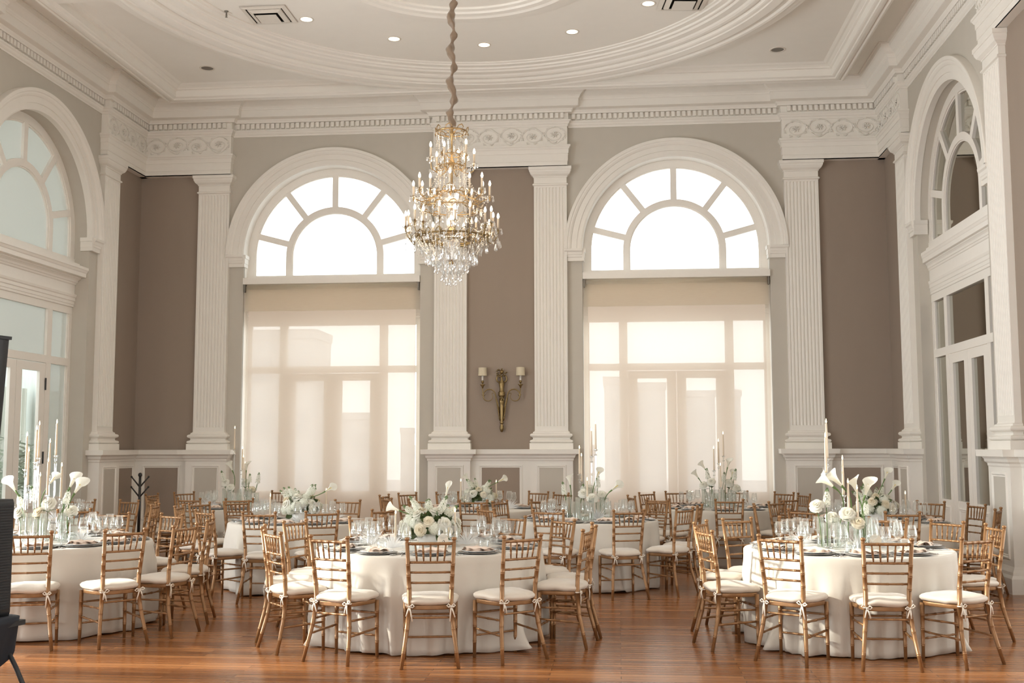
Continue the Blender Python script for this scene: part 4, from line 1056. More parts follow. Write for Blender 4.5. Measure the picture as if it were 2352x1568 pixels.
def hydrangea_me(seed, R0=0.06):
    rnd = random.Random(seed); g = G(); N = 90
    for k in range(N):
        z = 1 - 1.55 * (k + 0.5) / N; a = k * 2.39996; s = math.sqrt(max(0, 1 - z * z)); nrm = Vector((s * math.cos(a), s * math.sin(a), z)); rr = R0 * rnd.uniform(0.9, 1.06)
        florets(g, nrm * rr, nrm + Vector((rnd.uniform(-.3, .3),) * 3), 0.0125, rnd)
    g.lathe([(0, -R0 * 0.7), (R0 * 0.7, -R0 * 0.35), (R0 * 0.88, 0), (R0 * 0.8, R0 * 0.4), (0.01, R0 * 0.9), (0, R0 * 0.9)], 12, caps=False)
    return g.mesh('hydrangea_head', M['floret'], False, recalc=False)
hyd = [hydrangea_me(k) for k in range(2)]
def spike_me(seed, L=0.20, col='floret', thick=0.026):
    rnd = random.Random(seed); g = G(); g.mi = 1
    g.tube([(0, 0, -0.12), (0, 0, L * 0.5), (0.006, 0, L)], [0.003, 0.0025, 0.001], 5); g.mi = 0
    N = 46
    for k in range(N):
        t = k / N; a = k * 2.39996; rr = thick * (1 - t ** 2.2) ** 0.8 + 0.004; nrm = Vector((math.cos(a), math.sin(a), 0.45))
        g.mi = 0 if t < 0.8 else 1
        florets(g, (rr * math.cos(a) + 0.006 * t, rr * math.sin(a), L * (t * 0.98 + 0.02)), nrm, 0.015 * (1 - t * 0.6) + 0.003, rnd)
    return g.mesh('stock_spike', [M[col], M['green']], False, recalc=False)
spikes = [spike_me(5, 0.16), spike_me(6, 0.13)]
def leaf_me(L=0.09, W=0.028):
    g = G(); rows = []
    for i in range(7):
        v = i / 6; w_ = W * math.sin(PI * min(1, v * 0.92 + 0.06)) ** 0.8; rows.append([(-w_, L * v, 0.012 * math.sin(v * 3)), (0, L * v, 0.012 * math.sin(v * 3) - 0.005), (w_, L * v, 0.012 * math.sin(v * 3))])
    g.rings(rows, False, False); return g.mesh('leaf', M['leaf'], True, recalc=False)
leaf_m = leaf_me()
def aim(o, d, spin=0.0, fwd='Z'):
    q = Vector(d).to_track_quat(fwd, 'Y' if fwd == 'Z' else 'Z'); o.rotation_mode = 'QUATERNION'
    from mathutils import Quaternion
    o.rotation_quaternion = q @ Quaternion((0, 0, 1) if fwd == 'Z' else (0, 1, 0), spin)
    return o
def centrepiece(t, seed, label, s_=1.0):
    c = TAB[t][0]; rnd = random.Random(seed)
    e = empty('flower_arrangement', (c[0], c[1], TZ + 0.001)); tag(e, label, 'flower arrangement')
    g = G(); g.lathe([(0, 0), (0.06, 0), (0.075, 0.006), (0.115, 0.05), (0.125, 0.11), (0.120, 0.11), (0.108, 0.055), (0, 0.05)], 28, caps=False); part('bowl', g, M['china'], e, True)
    g = G(); g.lathe([(0, 0.05), (0.10, 0.06), (0.125, 0.12), (0.09, 0.17), (0, 0.2)], 14, caps=False); part('foliage_core', g, M['leaf'], e, True)
    C0 = Vector((0, 0, 0.14))
    used = []
    def place(name, me_, R0, zmin=-0.15, sc0=1.0, tries=40, sep=0.55):
        for _ in range(tries):
            a = rnd.uniform(0, 2 * PI); z = rnd.uniform(zmin, 0.95); s = math.sqrt(1 - z * z); d = Vector((s * math.cos(a), s * math.sin(a), z))
            if all((d - u).length > sep for u in used): break
        used.append(d)
        p = C0 + Vector((d.x * 1.25, d.y * 1.1, d.z * 0.85)) * R0 * s_
        o = obj(name, me_, e, p, scale=sc0 * rnd.uniform(0.9, 1.12)); aim(o, d, rnd.uniform(0, 6)); return o
    for k in range(14): place('rose', roses[k % 3], 0.155, -0.15, 1.0, sep=0.42)
    used[:] = used[:]
    for k in range(8): place('hydrangea_head', hyd[k % 2], 0.125, -0.1, 0.95, sep=0.42)
    for k in range(9):
        a = (2.7 if k < 6 else 0.6) + rnd.uniform(-0.9, 0.9) if k < 8 else rnd.uniform(0, 6)
        d = Vector((math.cos(a) * 0.7, math.sin(a) * 0.7, rnd.uniform(0.5, 1.3))).normalized(); o = obj('stock_spike', spikes[k % 2], e, C0 + d * 0.15 * s_, scale=0.9); aim(o, d, rnd.uniform(0, 6))
    for k in range(56):
        a = rnd.uniform(0, 2 * PI); z = rnd.uniform(-0.45, 0.8); s = math.sqrt(1 - z * z); d = Vector((s * math.cos(a), s * math.sin(a), z))
        o = obj('leaf', leaf_m, e, C0 + d * 0.10 * s_, scale=rnd.uniform(0.7, 1.25)); aim(o, d, rnd.uniform(0, 6), 'Y')
    return e, C0
def stem_calla(parent, base, tip, d_end, scale=1.0, name='calla_lily'):
    """a calla whose stem bends from base to tip and whose head points along d_end; coordinates local to parent"""
    B_, T_ = Vector(base), Vector(tip); D = Vector(d_end).normalized()
    k = 0.45 * (T_ - B_).length; up = Vector((0, 0, 1))
    pth = []
    for i in range(13):
        t = i / 12; p1 = B_ + up * k; p2 = T_ - D * k * 0.9
        pth.append(B_ * (1 - t) ** 3 + p1 * 3 * t * (1 - t) ** 2 + p2 * 3 * t * t * (1 - t) + T_ * t ** 3)
    g = G(); g.tube(pth, [0.0048] * 12 + [0.006], 7)
    root = part(name, g, M['green'], parent, True)
    h = obj('spathe', calla_m, root, pth[-1], scale=scale); aim(h, D, 0.0)
    # turn the open side towards the viewer a little
    return root
for t, sd, lb, cl in (('TC', 3, 'low white bowl of roses and hydrangea on the front centre table', [((0.0, 0, 0.12), (0.13, -0.02, 0.40), (0.22, -0.05, 0.95), (0.62, 0.62, 1.15)), ((0, 0, 0.1), (-0.24, -0.1, 0.30), (-0.8, -0.3, 0.35), 1.0)]),
                     ('T2', 8, 'low white bowl of roses on the second row left table', [((0, 0, 0.12), (0.27, 0.0, 0.33), (0.85, -0.1, 0.5), 1.1)]),
                     ('T3', 12, 'low white bowl of roses on the far middle table', [((0, 0, 0.12), (0.24, 0, 0.36), (0.85, 0, 0.45), 1.1), ((0, 0, 0.1), (-0.14, 0, 0.36), (-0.5, -0.2, 0.8), 1.0)]),
                     ('T7', 21, 'low white bowl of roses on the second row right table', [((0, 0, 0.12), (0.10, 0, 0.46), (0.3, -0.3, 0.9), 1.1), ((0, 0, 0.1), (0.16, -0.05, 0.34), (0.4, -0.3, 0.7), 1.0)])):
    e, C0 = centrepiece(t, sd, lb, 1.3 if t == 'TC' else 1.2)
    for b, tp, d, s_ in cl:
        o = stem_calla(e, b, tp, d, s_)
def vase_me(r, h, water=True):
    g = G(); g.lathe([(0, 0), (r, 0), (r, 0.004), (r, h), (r - 0.0025, h), (r - 0.0025, 0.012), (0, 0.012)], 18, caps=False); return g.mesh('vase', M['vase'], True)
v_tall, v_mid, v_low = vase_me(0.030, 0.26), vase_me(0.038, 0.20), vase_me(0.055, 0.09)
VPOS = ['leftmost', 'second from left', 'third from left', 'fourth from left', 'fifth from left', 'sixth from left', 'seventh from left', 'rightmost']
def vase_garden(t, seed, callas, rosesp, delph, scale=1.0):
    c = TAB[t][0]; rnd = random.Random(seed)
    spots = [(-0.22, -0.02), (-0.15, 0.10), (-0.11, -0.12), (-0.03, 0.05), (0.05, -0.16), (0.12, 0.08), (0.17, -0.06), (0.23, 0.05)]
    for k, (dx, dy) in enumerate(spots):
        x, y = c[0] + dx * scale, c[1] + dy * scale
        tag(obj('vase', [v_tall, v_mid][k % 2], None, (x, y, TZ + 0.001)), 'clear cylinder vase on %s, %s' % (TN[t], VPOS[k]), 'vase', 'clear cylinder vases')
    cs = sorted(callas, key=lambda q: q[1][0])
    nm = ['leftmost', 'second from left', 'third from left', 'rightmost'] if len(cs) == 4 else (['leftmost', 'middle', 'rightmost'] if len(cs) == 3 else ['left', 'right'])
    for k, (b, tp, d, s_) in enumerate(cs):
        e = empty('calla_lily', (c[0], c[1], TZ)); tag(e, 'white calla lily leaning over %s, %s of them' % (TN[t], nm[k]), 'flower', 'calla lilies')
        o = stem_calla(e, b, tp, d, s_, 'stem')
    for k, (x, y, z, q) in enumerate(sorted(rosesp)):
        e = empty('rose_stem', (c[0] + x * 0.85, c[1] + y, TZ + 0.02)); tag(e, 'open white rose on stem in vase, %s, %s' % (TN[t], VPOS[k]), 'flower', 'white roses in vases')
        g = G(); h = z - TZ - 0.02; lx = x * 0.15; g.tube([(0, 0, 0), (lx * 0.3, 0, h * 0.6), (lx, -0.005, h - 0.02)], 0.0032, 6); part('stem', g, M['green'], e, True)
        o = obj('rose_head', roses[q % 3], e, (lx, -0.005, h), scale=1.12); aim(o, (x * 1.5, -0.9, 0.6), k)
        for m_ in range(2): l_ = obj('leaf', leaf_m, e, (lx * 0.6, 0, h * 0.75), scale=0.8); aim(l_, (math.cos(k * 2 + m_ * 3), math.sin(k * 2 + m_ * 3), 0.3), 0, 'Y')
    for k, (x, y, z, dx) in enumerate(sorted(delph)):
        e = empty('stock_stem', (c[0] + x, c[1] + y, TZ + 0.02)); tag(e, 'budding white stock spike on %s, %s' % (TN[t], ['leftmost', 'second from left', 'third from left', 'rightmost'][k]), 'flower', 'stock spikes in vases')
        h = z - TZ - 0.2
        g = G(); g.tube([(0, 0, 0), (dx * 0.2, 0, h * 0.6), (dx * 0.6, 0, h)], 0.0034, 6); part('stem', g, M['green'], e, True)
        o = obj('stock_spike', spikes[k % 2], e, (dx * 0.6, 0, h), scale=0.95); aim(o, (dx * 2.2, -0.15, 1), k)
    o = obj('floating_candle_bowl', v_low, None, (c[0] - 0.02, c[1] - 0.30, TZ + 0.001)); tag(o, 'low clear bowl with a floating candle on %s' % TN[t], 'bowl', 'floating candle bowls')
    g = G(); g.lathe([(0, 0.05), (0.04, 0.05), (0.042, 0.06), (0.038, 0.075), (0, 0.075)], 14, caps=False); part('floating_candle', g, M['wax'], o, True)
    g = G(); g.lathe([(0, 0.012), (0.0515, 0.012), (0.0515, 0.06), (0, 0.06)], 16, caps=False); part('water', g, M['vase'], o, True)
CAL = [((-0.2, 0, 0.02), (-0.27, -0.05, 0.44), (-0.55, -0.2, 0.85), 1.25), ((0.2, 0, 0.02), (0.27, -0.05, 0.42), (0.6, -0.2, 0.85), 1.3), ((0.12, 0.05, 0.02), (0.20, 0.0, 0.47), (0.45, -0.1, 0.9), 1.2), ((-0.1, 0.1, 0.02), (-0.05, 0.1, 0.50), (0.5, 0.1, 0.75), 1.0)]
vase_garden('TL', 1, CAL, [(-0.25, -0.05, 1.02, 0), (-0.02, -0.12, 1.02, 1), (0.05, -0.08, 1.10, 2), (0.23, 0.0, 1.03, 0)], [(-0.12, -0.1, 1.24, -0.12), (0.1, -0.05, 1.27, 0.16), (-0.16, 0.1, 1.28, -0.05)])
vase_garden('T6', 2, [((-0.12, 0, 0.02), (-0.10, -0.02, 0.50), (-0.35, -0.2, 0.9), 1.2), ((0.1, 0, 0.02), (0.09, 0, 0.50), (0.1, -0.2, 0.9), 1.1)], [(-0.22, 0, 1.10, 0), (-0.12, -0.08, 1.03, 2), (0.18, 0.0, 1.0, 1), (0.05, 0.1, 1.1, 0)], [(-0.16, 0, 1.30, -0.12), (0.10, 0, 1.28, 0.06), (0.2, 0, 1.27, 0.1)])
vase_garden('T4', 3, [((0.2, 0, 0.02), (0.27, -0.05, 0.33), (0.75, -0.2, 0.6), 1.2), ((0.05, 0.05, 0.02), (0.10, 0.0, 0.46), (0.35, -0.1, 0.9), 1.1), ((-0.2, 0, 0.02), (-0.2, 0.0, 0.38), (-0.1, -0.1, 0.9), 1.1)], [(-0.05, -0.05, 1.06, 0), (0.06, -0.12, 1.01, 2), (0.17, 0.0, 1.04, 0), (0.02, 0.1, 1.1, 2)], [(-0.22, 0, 1.22, -0.08), (-0.1, 0.05, 1.22, 0.06), (0.10, 0.05, 1.30, 0.03)])
vase_garden('T5', 4, [((-0.14, 0, 0.02), (-0.26, -0.02, 0.40), (-0.6, -0.2, 0.85), 1.1), ((-0.1, 0.05, 0.02), (-0.16, 0, 0.52), (-0.6, -0.1, 0.8), 1.1), ((0.1, 0, 0.02), (0.13, 0, 0.54), (0.2, -0.2, 0.9), 1.1), ((0.12, 0.05, 0.02), (0.18, 0, 0.40), (0.2, -0.1, 0.9), 1.0)], [(-0.2, 0, 1.07, 0), (-0.1, -0.1, 1.12, 0), (0.16, 0.0, 1.10, 2), (0.26, 0.0, 1.03, 0)], [(-0.1, 0, 1.33, -0.06), (0.04, 0, 1.30, 0.06), (0.16, 0, 1.32, 0.1)], 0.9)
vase_garden('TR', 5, [((-0.08, 0, 0.02), (-0.10, -0.08, 0.50), (-0.8, -0.3, 0.6), 1.5), ((0.0, 0.05, 0.02), (-0.02, -0.02, 0.50), (-0.7, -0.1, 0.75), 1.4), ((0.14, 0, 0.02), (0.14, -0.05, 0.42), (0.2, -0.3, 0.9), 1.3), ((0.16, 0.05, 0.02), (0.10, 0, 0.44), (-0.35, -0.25, 0.9), 1.3)], [(-0.26, -0.08, 1.11, 0), (-0.02, -0.15, 1.05, 2), (0.06, -0.17, 0.98, 1), (-0.1, 0.1, 1.0, 0)], [(-0.17, -0.05, 1.28, 0.0), (0.14, 0.1, 1.2, 0.05)])

# ------------------------------------------------------------------ table cards
def card(loc, rz, label, digit=None):
    g = G(); prof = [(-0.028, 0), (-0.043, 0.02), (-0.047, 0.055), (-0.045, 0.09), (-0.03, 0.115), (-0.012, 0.128), (0, 0.133), (0.012, 0.128), (0.03, 0.115), (0.045, 0.09), (0.047, 0.055), (0.043, 0.02), (0.028, 0)]
    n = len(prof); g.add([(x, 0, z) for x, z in prof] + [(x, 0.004, z) for x, z in prof], [tuple(range(n)), tuple(range(2 * n - 1, n - 1, -1))] + [(i, (i + 1) % n, n + (i + 1) % n, n + i) for i in range(n)])
    o = part('table_card', g, M['card'], None, loc=loc, rot=(0, 0, rz)); tag(o, label, 'card')
    if digit:
        f = bpy.data.curves.new('number', 'FONT'); f.body = digit; f.size = 0.05; f.align_x = 'CENTER'; f.align_y = 'CENTER'; f.extrude = 0.0006; f.shear = 0.2
        f.materials.append(M['ink']); t0 = bpy.data.objects.new('number', f); COL.objects.link(t0); bpy.context.view_layer.update()
        nm_ = bpy.data.meshes.new_from_object(t0); bpy.data.objects.remove(t0); t_ = obj('number', nm_, o); t_.location = (0.0, -0.001, 0.055); t_.rotation_euler = (PI / 2, 0, 0)
        g = G(); g.tube([(-0.010 + 0.02 * k / 10, -0.001, 0.094 + 0.004 * math.sin(k * 1.4)) for k in range(11)], 0.0009, 4); part('flourish', g, M['ink'], o)
    return o
c = TAB['TC'][0]
card((c[0] + 0.155, c[1] - 0.30, TZ + 0.001), 0.10, 'arched ivory table card numbered 9 on front centre table', '9')
c = TAB['TR'][0]
card((c[0] + 0.20, c[1] - 0.14, TZ + 0.001), -0.2, 'arched ivory table card, blank back showing, on front right table')

# ------------------------------------------------------------------ chandelier
CX, CYh = -1.95, 12.88
ch = empty('chandelier', (CX, CYh, 0)); tag(ch, 'tall gilt and crystal chandelier with three tiers of lit candle bulbs', 'chandelier')
g = G(); rows = []
rnd = random.Random(4); n = 150
for i in range(n + 1):
    t = i / n; z = 5.42 + t * (ZC - 5.42); row = []
    a0 = z * 15.5
    puff = 0.034 + 0.016 * math.sin(z * 23) * math.sin(z * 9 + 1) + 0.010 * math.sin(z * 47 + 2)
    cx, cy = 0.022 * math.sin(a0), 0.022 * math.cos(a0)
    for j in range(14):
        a = 2 * PI * j / 14; r = puff * (1 + 0.22 * math.sin(3 * a + a0 * 1.2) + 0.08 * math.sin(7 * a - a0 * 2)); r = max(0.016, r)
        row.append((cx + r * math.cos(a), cy + r * math.sin(a), z))
    rows.append(row)
g.rings(rows); part('silk_chain_cover', g, M['silk'], ch, True)
g = G(); g.lathe([(0.09, ZC), (0.085, ZC - 0.02), (0.05, ZC - 0.05), (0.03, ZC - 0.08), (0, ZC - 0.08)], 24, caps=False); part('ceiling_canopy', g, M['silk'], ch, True)
g = G(); g.lathe([(0.012, 5.45), (0.02, 5.36), (0.035, 5.33), (0.012, 5.30), (0.012, 5.02), (0.035, 4.99), (0.05, 4.96), (0.025, 4.92), (0.014, 4.88), (0.016, 4.66), (0.045, 4.62), (0.06, 4.58), (0.03, 4.53), (0.016, 4.50), (0.016, 4.20), (0.05, 4.14), (0.07, 4.10), (0.03, 4.05), (0.014, 4.0), (0.014, 3.80), (0.03, 3.76), (0, 3.74)], 14, caps=False); part('stem', g, M['gilt'], ch, True)
for nm, zz, r0, h in (('glass_column', 4.55, 0.08, 0.33), ('glass_column', 4.10, 0.085, 0.30)):
    g = G(); g.lathe([(0.05, zz - 0.0), (r0, zz - 0.05), (r0 * 0.85, zz - h * 0.5 - 0.02), (r0 * 0.7, zz - h), (0.03, zz - h - 0.02)], 16, caps=False)
    part(nm, g, M['crystal'], ch)
for zz, r0 in ((4.58, 0.13), (4.10, 0.125)):
    g = G(); g.lathe([(0.02, zz - 0.16), (r0 * 0.6, zz - 0.14), (r0, zz - 0.06), (r0 * 1.1, zz), (r0 * 1.05, zz), (r0 * 0.95, zz - 0.055), (0.03, zz - 0.13)], 18, caps=False); part('cut_glass_bowl', g, M['crystal'], ch)
def orn_ring(r, z, n, mat, amp=0.02, name='ornate_ring', thick=0.007):
    g = G(); pth = [(r * math.cos(2 * PI * i / 72), r * math.sin(2 * PI * i / 72), z) for i in range(73)]; g.tube(pth, thick, 6)
    for k in range(n):
        a = 2 * PI * k / n
        def P(da, dr, dz): return ((r + dr) * math.cos(a + da), (r + dr) * math.sin(a + da), z + dz)
        w_ = PI / n * 0.8
        g.tube([P(-w_, 0, 0), P(-w_ * 0.6, 0.01, amp * 0.9), P(0, 0.012, amp * 1.3), P(w_ * 0.5, 0.01, amp * 0.7), P(w_ * 0.2, 0.012, amp * 0.2)], [0.004, 0.006, 0.008, 0.005, 0.003], 5)
        g.tube([P(w_, 0, 0), P(w_ * 0.5, 0.015, -amp * 0.8), P(0, 0.01, -amp * 0.5), P(-w_ * 0.3, 0.015, -amp * 1.1)], [0.003, 0.006, 0.006, 0.002], 5)
    return part(name, g, mat, ch, True)
orn_ring(0.185, 5.35, 8, M['gilt'], 0.045, 'crown_ring', 0.01)
orn_ring(0.115, 5.07, 8, M['gilt'], 0.035); orn_ring(0.15, 4.93, 8, M['gilt'], 0.03); orn_ring(0.17, 4.61, 10, M['gilt'], 0.035); orn_ring(0.36, 4.42, 14, M['gilt'], 0.03)
orn_ring(0.42, 4.07, 18, M['bronze'], 0.045, 'lower_ring', 0.012); orn_ring(0.27, 4.02, 12, M['bronze'], 0.035, 'lower_ring', 0.010)
for zz, rr, n_, fz in ((5.35, 0.185, 4, M['gilt']), (4.61, 0.17, 4, M['gilt']), (4.07, 0.42, 8, M['bronze'])):
    for k in range(n_):
        a = 2 * PI * (k + 0.5) / n_; g = G(); g.tube([(0.01 * math.cos(a), 0.01 * math.sin(a), zz - 0.02), (rr * 0.5 * math.cos(a), rr * 0.5 * math.sin(a), zz + 0.015), (rr * math.cos(a), rr * math.sin(a), zz)], 0.005, 5); part('spoke', g, fz, ch)
# crystals
def drop_me(L, w_, n=6):
    g = G(); g.lathe([(0, 0), (w_ * 0.35, -L * 0.08), (w_ * 0.5, -L * 0.3), (w_, -L * 0.68), (w_ * 0.8, -L * 0.88), (0, -L)], n, caps=False); return g.mesh('crystal_drop', M['crystal'])
def spear_me(L, w_):
    g = G(); g.lathe([(0, 0), (w_, -L * 0.1), (w_ * 0.8, -L * 0.8), (0, -L)], 5, caps=False); return g.mesh('crystal_prism', M['crystal'])
drops = [drop_me(0.05, 0.011), drop_me(0.075, 0.014), drop_me(0.095, 0.022, 8)]; spear = [spear_me(0.09, 0.007), spear_me(0.12, 0.008)]
sleeve_g = G(); sleeve_g.lathe([(0.0, 0), (0.0125, 0.0), (0.0125, 0.115), (0.008, 0.12), (0, 0.12)], 10, caps=False); sleeve_m = sleeve_g.mesh('candle_sleeve', M['wax'], True)
bulb_g = G(); bulb_g.lathe([(0, 0), (0.008, 0.004), (0.0145, 0.02), (0.0155, 0.032), (0.011, 0.052), (0.004, 0.068), (0, 0.073)], 10, caps=False); bulb_m = bulb_g.mesh('flame_bulb', M['bulb'], True)
bob_g = G(); bob_g.lathe([(0.008, 0.0), (0.03, 0.006), (0.045, 0.018), (0.042, 0.020), (0.028, 0.010), (0.008, 0.006)], 12, caps=False); bob_m = bob_g.mesh('drip_pan', M['crystal'])
cup_g = G(); cup_g.lathe([(0.004, -0.05), (0.012, -0.04), (0.006, -0.03), (0.014, -0.012), (0.018, 0.0), (0.015, 0.02), (0, 0.02)], 10, caps=False); cup_m = cup_g.mesh('candle_cup', M['gilt'], True)
cup_b = cup_g.mesh('candle_cup', M['bronze'], True)
ndrop = [0]
def hang(me_, x, y, z, rz=0.0, nm='crystal_drop'):
    if ndrop[0] < 298: obj(nm, me_, ch, (x, y, z), (0, 0, rz)); ndrop[0] += 1
extra = G()
def tier(n, r, zc, zr, rr0, a0, mat, cup, nd):
    """n candles at radius r with cup height zc, arms rising from radius rr0 at height zr"""
    for k in range(n):
        a = a0 + 2 * PI * k / n; r_ = r * (1.0 if k % 2 == 0 else 0.93); z_ = zc + (0.0 if k % 2 == 0 else 0.05)
        c, s = math.cos(a), math.sin(a); g = G()
        P = [(rr0, zr), (rr0 + (r_ - rr0) * 0.3, zr - 0.05), (rr0 + (r_ - rr0) * 0.65, zr - 0.075), (r_ * 0.96, zr - 0.04), (r_, zr + (z_ - zr) * 0.5), (r_, z_ - 0.04)]
        g.tube([(p * c, p * s, z) for p, z in P], [0.008, 0.007, 0.007, 0.007, 0.006, 0.005], 6)
        g.tube([((rr0 + (r_ - rr0) * 0.5) * c, (rr0 + (r_ - rr0) * 0.5) * s, zr - 0.06), ((rr0 + (r_ - rr0) * 0.62) * c, (rr0 + (r_ - rr0) * 0.62) * s, zr - 0.01), ((rr0 + (r_ - rr0) * 0.45) * c, (rr0 + (r_ - rr0) * 0.45) * s, zr + 0.01)], [0.004, 0.006, 0.003], 5)
        arm = part('arm', g, mat, ch, True)
        obj('candle_cup', cup, arm, (r_ * c, r_ * s, z_)); obj('drip_pan', bob_m, arm, (r_ * c, r_ * s, z_ - 0.008))
        o = obj('candle_sleeve', sleeve_m, arm, (r_ * c, r_ * s, z_ + 0.015)); obj('flame_bulb', bulb_m, arm, (r_ * c, r_ * s, z_ + 0.13))
        for q in range(nd):
            b = a + 2 * PI * q / nd
            hang(drops[q % 2] if nd > 3 else drops[1], r_ * c + 0.042 * math.cos(b), r_ * s + 0.042 * math.sin(b), z_ + 0.008)
tier(6, 0.275, 4.97, 4.93, 0.06, 0.35, M['gilt'], cup_m, 4)
tier(12, 0.455, 4.56, 4.58, 0.17, 0.1, M['gilt'], cup_m, 3)
tier(18, 0.555, 4.16, 4.10, 0.42, 0.05, M['bronze'], cup_b, 3)
def row_ring(n, r, z, kind, jit=0.0):
    for k in range(n):
        a = 2 * PI * (k + jit) / n; hang(kind, r * math.cos(a), r * math.sin(a), z)
row_ring(20, 0.30, 3.84, drops[2]); row_ring(14, 0.20, 3.72, drops[1]); row_ring(10, 0.12, 3.62, drops[1]); row_ring(7, 0.06, 3.565, drops[1]); row_ring(12, 0.185, 5.30, spear[0])
row_ring(18, 0.575, 4.04, drops[2], 0.5)
# bead strings and inner prisms: too many to count
def bead(g, x, y, z, r):
    g.add([(x, y, z + r * 1.3), (x + r, y, z), (x, y + r, z), (x - r, y, z), (x, y - r, z), (x, y, z - r * 1.3)], [(0, 1, 2), (0, 2, 3), (0, 3, 4), (0, 4, 1), (5, 2, 1), (5, 3, 2), (5, 4, 3), (5, 1, 4)])
def string(g, p0, p1, sag, n, r=0.0065):
    p0, p1 = Vector(p0), Vector(p1)
    for i in range(n):
        t = (i + 0.5) / n; p = p0.lerp(p1, t); bead(g, p.x, p.y, p.z - sag * 4 * t * (1 - t), r * (1.0 if i % 3 else 1.35))
g = G()
def pol(r, a, z): return (r * math.cos(a), r * math.sin(a), z)
for k in range(16):
    a = 2 * PI * k / 16; string(g, pol(0.185, a, 5.34), pol(0.15 if k % 2 else 0.19, a, 4.99), 0, 17); string(g, pol(0.15, a, 4.92), pol(0.17, a, 4.63), 0, 14)
for k in range(12):
    a = 0.1 + 2 * PI * k / 12; string(g, pol(0.15, a, 4.90), pol(0.44, a, 4.55), 0.10, 20); string(g, pol(0.36, a, 4.42), pol(0.44, a + 0.26, 4.54), 0.06, 9)
for k in range(18):
    a = 0.05 + 2 * PI * k / 18; string(g, pol(0.36, a, 4.42), pol(0.54, a, 4.14), 0.07, 18); string(g, pol(0.55, a, 4.13), pol(0.55, a + 0.349, 4.13), 0.07, 12)
for k in range(26):
    a = 2 * PI * k / 26; string(g, pol(0.42, a, 4.06), pol(0.30, a, 3.86), 0.0, 11); string(g, pol(0.30, a, 3.84), pol(0.19, a, 3.73), 0.0, 8)
for k in range(16):
    a = 2 * PI * k / 16; string(g, pol(0.27, a, 4.01), pol(0.2, a, 3.74), 0, 14); string(g, pol(0.19, a, 3.72), pol(0.07, a, 3.58), 0, 9)
o = part('bead_strings', g, M['crystal'], ch); o['kind'] = 'stuff'
g = G(); rnd = random.Random(9)
for r, z, n_, L in ((0.42, 4.05, 44, 0.10), (0.36, 4.40, 30, 0.09), (0.50, 4.10, 40, 0.09), (0.36, 3.97, 38, 0.11), (0.25, 3.86, 30, 0.11), (0.16, 3.78, 22, 0.10), (0.24, 4.58, 24, 0.09), (0.17, 4.92, 18, 0.08), (0.10, 3.70, 14, 0.09)):
    for k in range(n_):
        a = 2 * PI * k / n_ + rnd.uniform(-0.03, 0.03); zz = z + rnd.uniform(-0.02, 0.02); c = (r * math.cos(a), r * math.sin(a), zz); LL = L * rnd.uniform(0.8, 1.25)
        g.lathe([(0, 0), (0.006, -LL * 0.1), (0.008, -LL * 0.75), (0, -LL)], 4, c, caps=False)
o = part('crystal_fringe', g, M['crystal'], ch); o['kind'] = 'stuff'
for z_, e_ in ((5.1, 6), (4.62, 9), (4.25, 16)):
    l = bpy.data.lights.new('chandelier_glow', 'POINT'); l.energy = e_; l.color = (1.0, 0.78, 0.52); l.shadow_soft_size = 0.25
    lo = bpy.data.objects.new('chandelier_glow', l); COL.objects.link(lo); lo.parent = ch; lo.location = (0, 0, z_)

# ------------------------------------------------------------------ wall sconce
sc0 = empty('wall_sconce', (-1.935, YB, 0)); tag(sc0, 'antique brass double arm sconce between the two far windows', 'wall lamp')
def zf(y): return 2.89 - (y - 250) * 0.000913      # heights measured down the fitting
g = G()
g.lathe([(0, zf(1402)), (0.02, zf(1390)), (0.034, zf(1340)), (0.033, zf(1300)), (0.018, zf(1262)), (0.022, zf(1250)), (0.032, zf(1240)), (0.032, zf(1222)), (0.022, zf(1210)), (0.024, zf(1195)), (0.028, zf(1100)), (0.034, zf(930)), (0.03, zf(900)),
         (0.044, zf(870)), (0.046, zf(800)), (0.03, zf(770)), (0.05, zf(745)), (0.062, zf(715)), (0.045, zf(700)), (0.066, zf(685)), (0.05, zf(668)), (0.04, zf(650)), (0.034, zf(600)), (0.048, zf(520)), (0.050, zf(508)), (0.036, zf(495)), (0.04, zf(475)), (0.02, zf(455)), (0.014, zf(400)), (0.02, zf(370)), (0, zf(360))], 14, (0, -0.07, 0), 1, 0.75)
part('stem', g, M['bronze'], sc0, True)
g = G(); g.lathe([(0, -0.012), (0.018, -0.008), (0.024, 0.004), (0.02, 0.018), (0, 0.026)], 10, (0, -0.105, zf(825)), 0.8, 0.8); g.tube([(-0.02, -0.115, zf(812)), (0, -0.128, zf(830)), (0.02, -0.115, zf(812))], [0.004, 0.006, 0.004], 5)
for q in range(7):
    a = PI * q / 6; g.tube([(0.028 * math.cos(a), -0.108, zf(815) + 0.028 * math.sin(a)), (0.046 * math.cos(a), -0.112, zf(815) + 0.046 * math.sin(a))], [0.009, 0.004], 5)
part('mask_ornament', g, M['bronze'], sc0, True)
g = G(); rnd = random.Random(3)
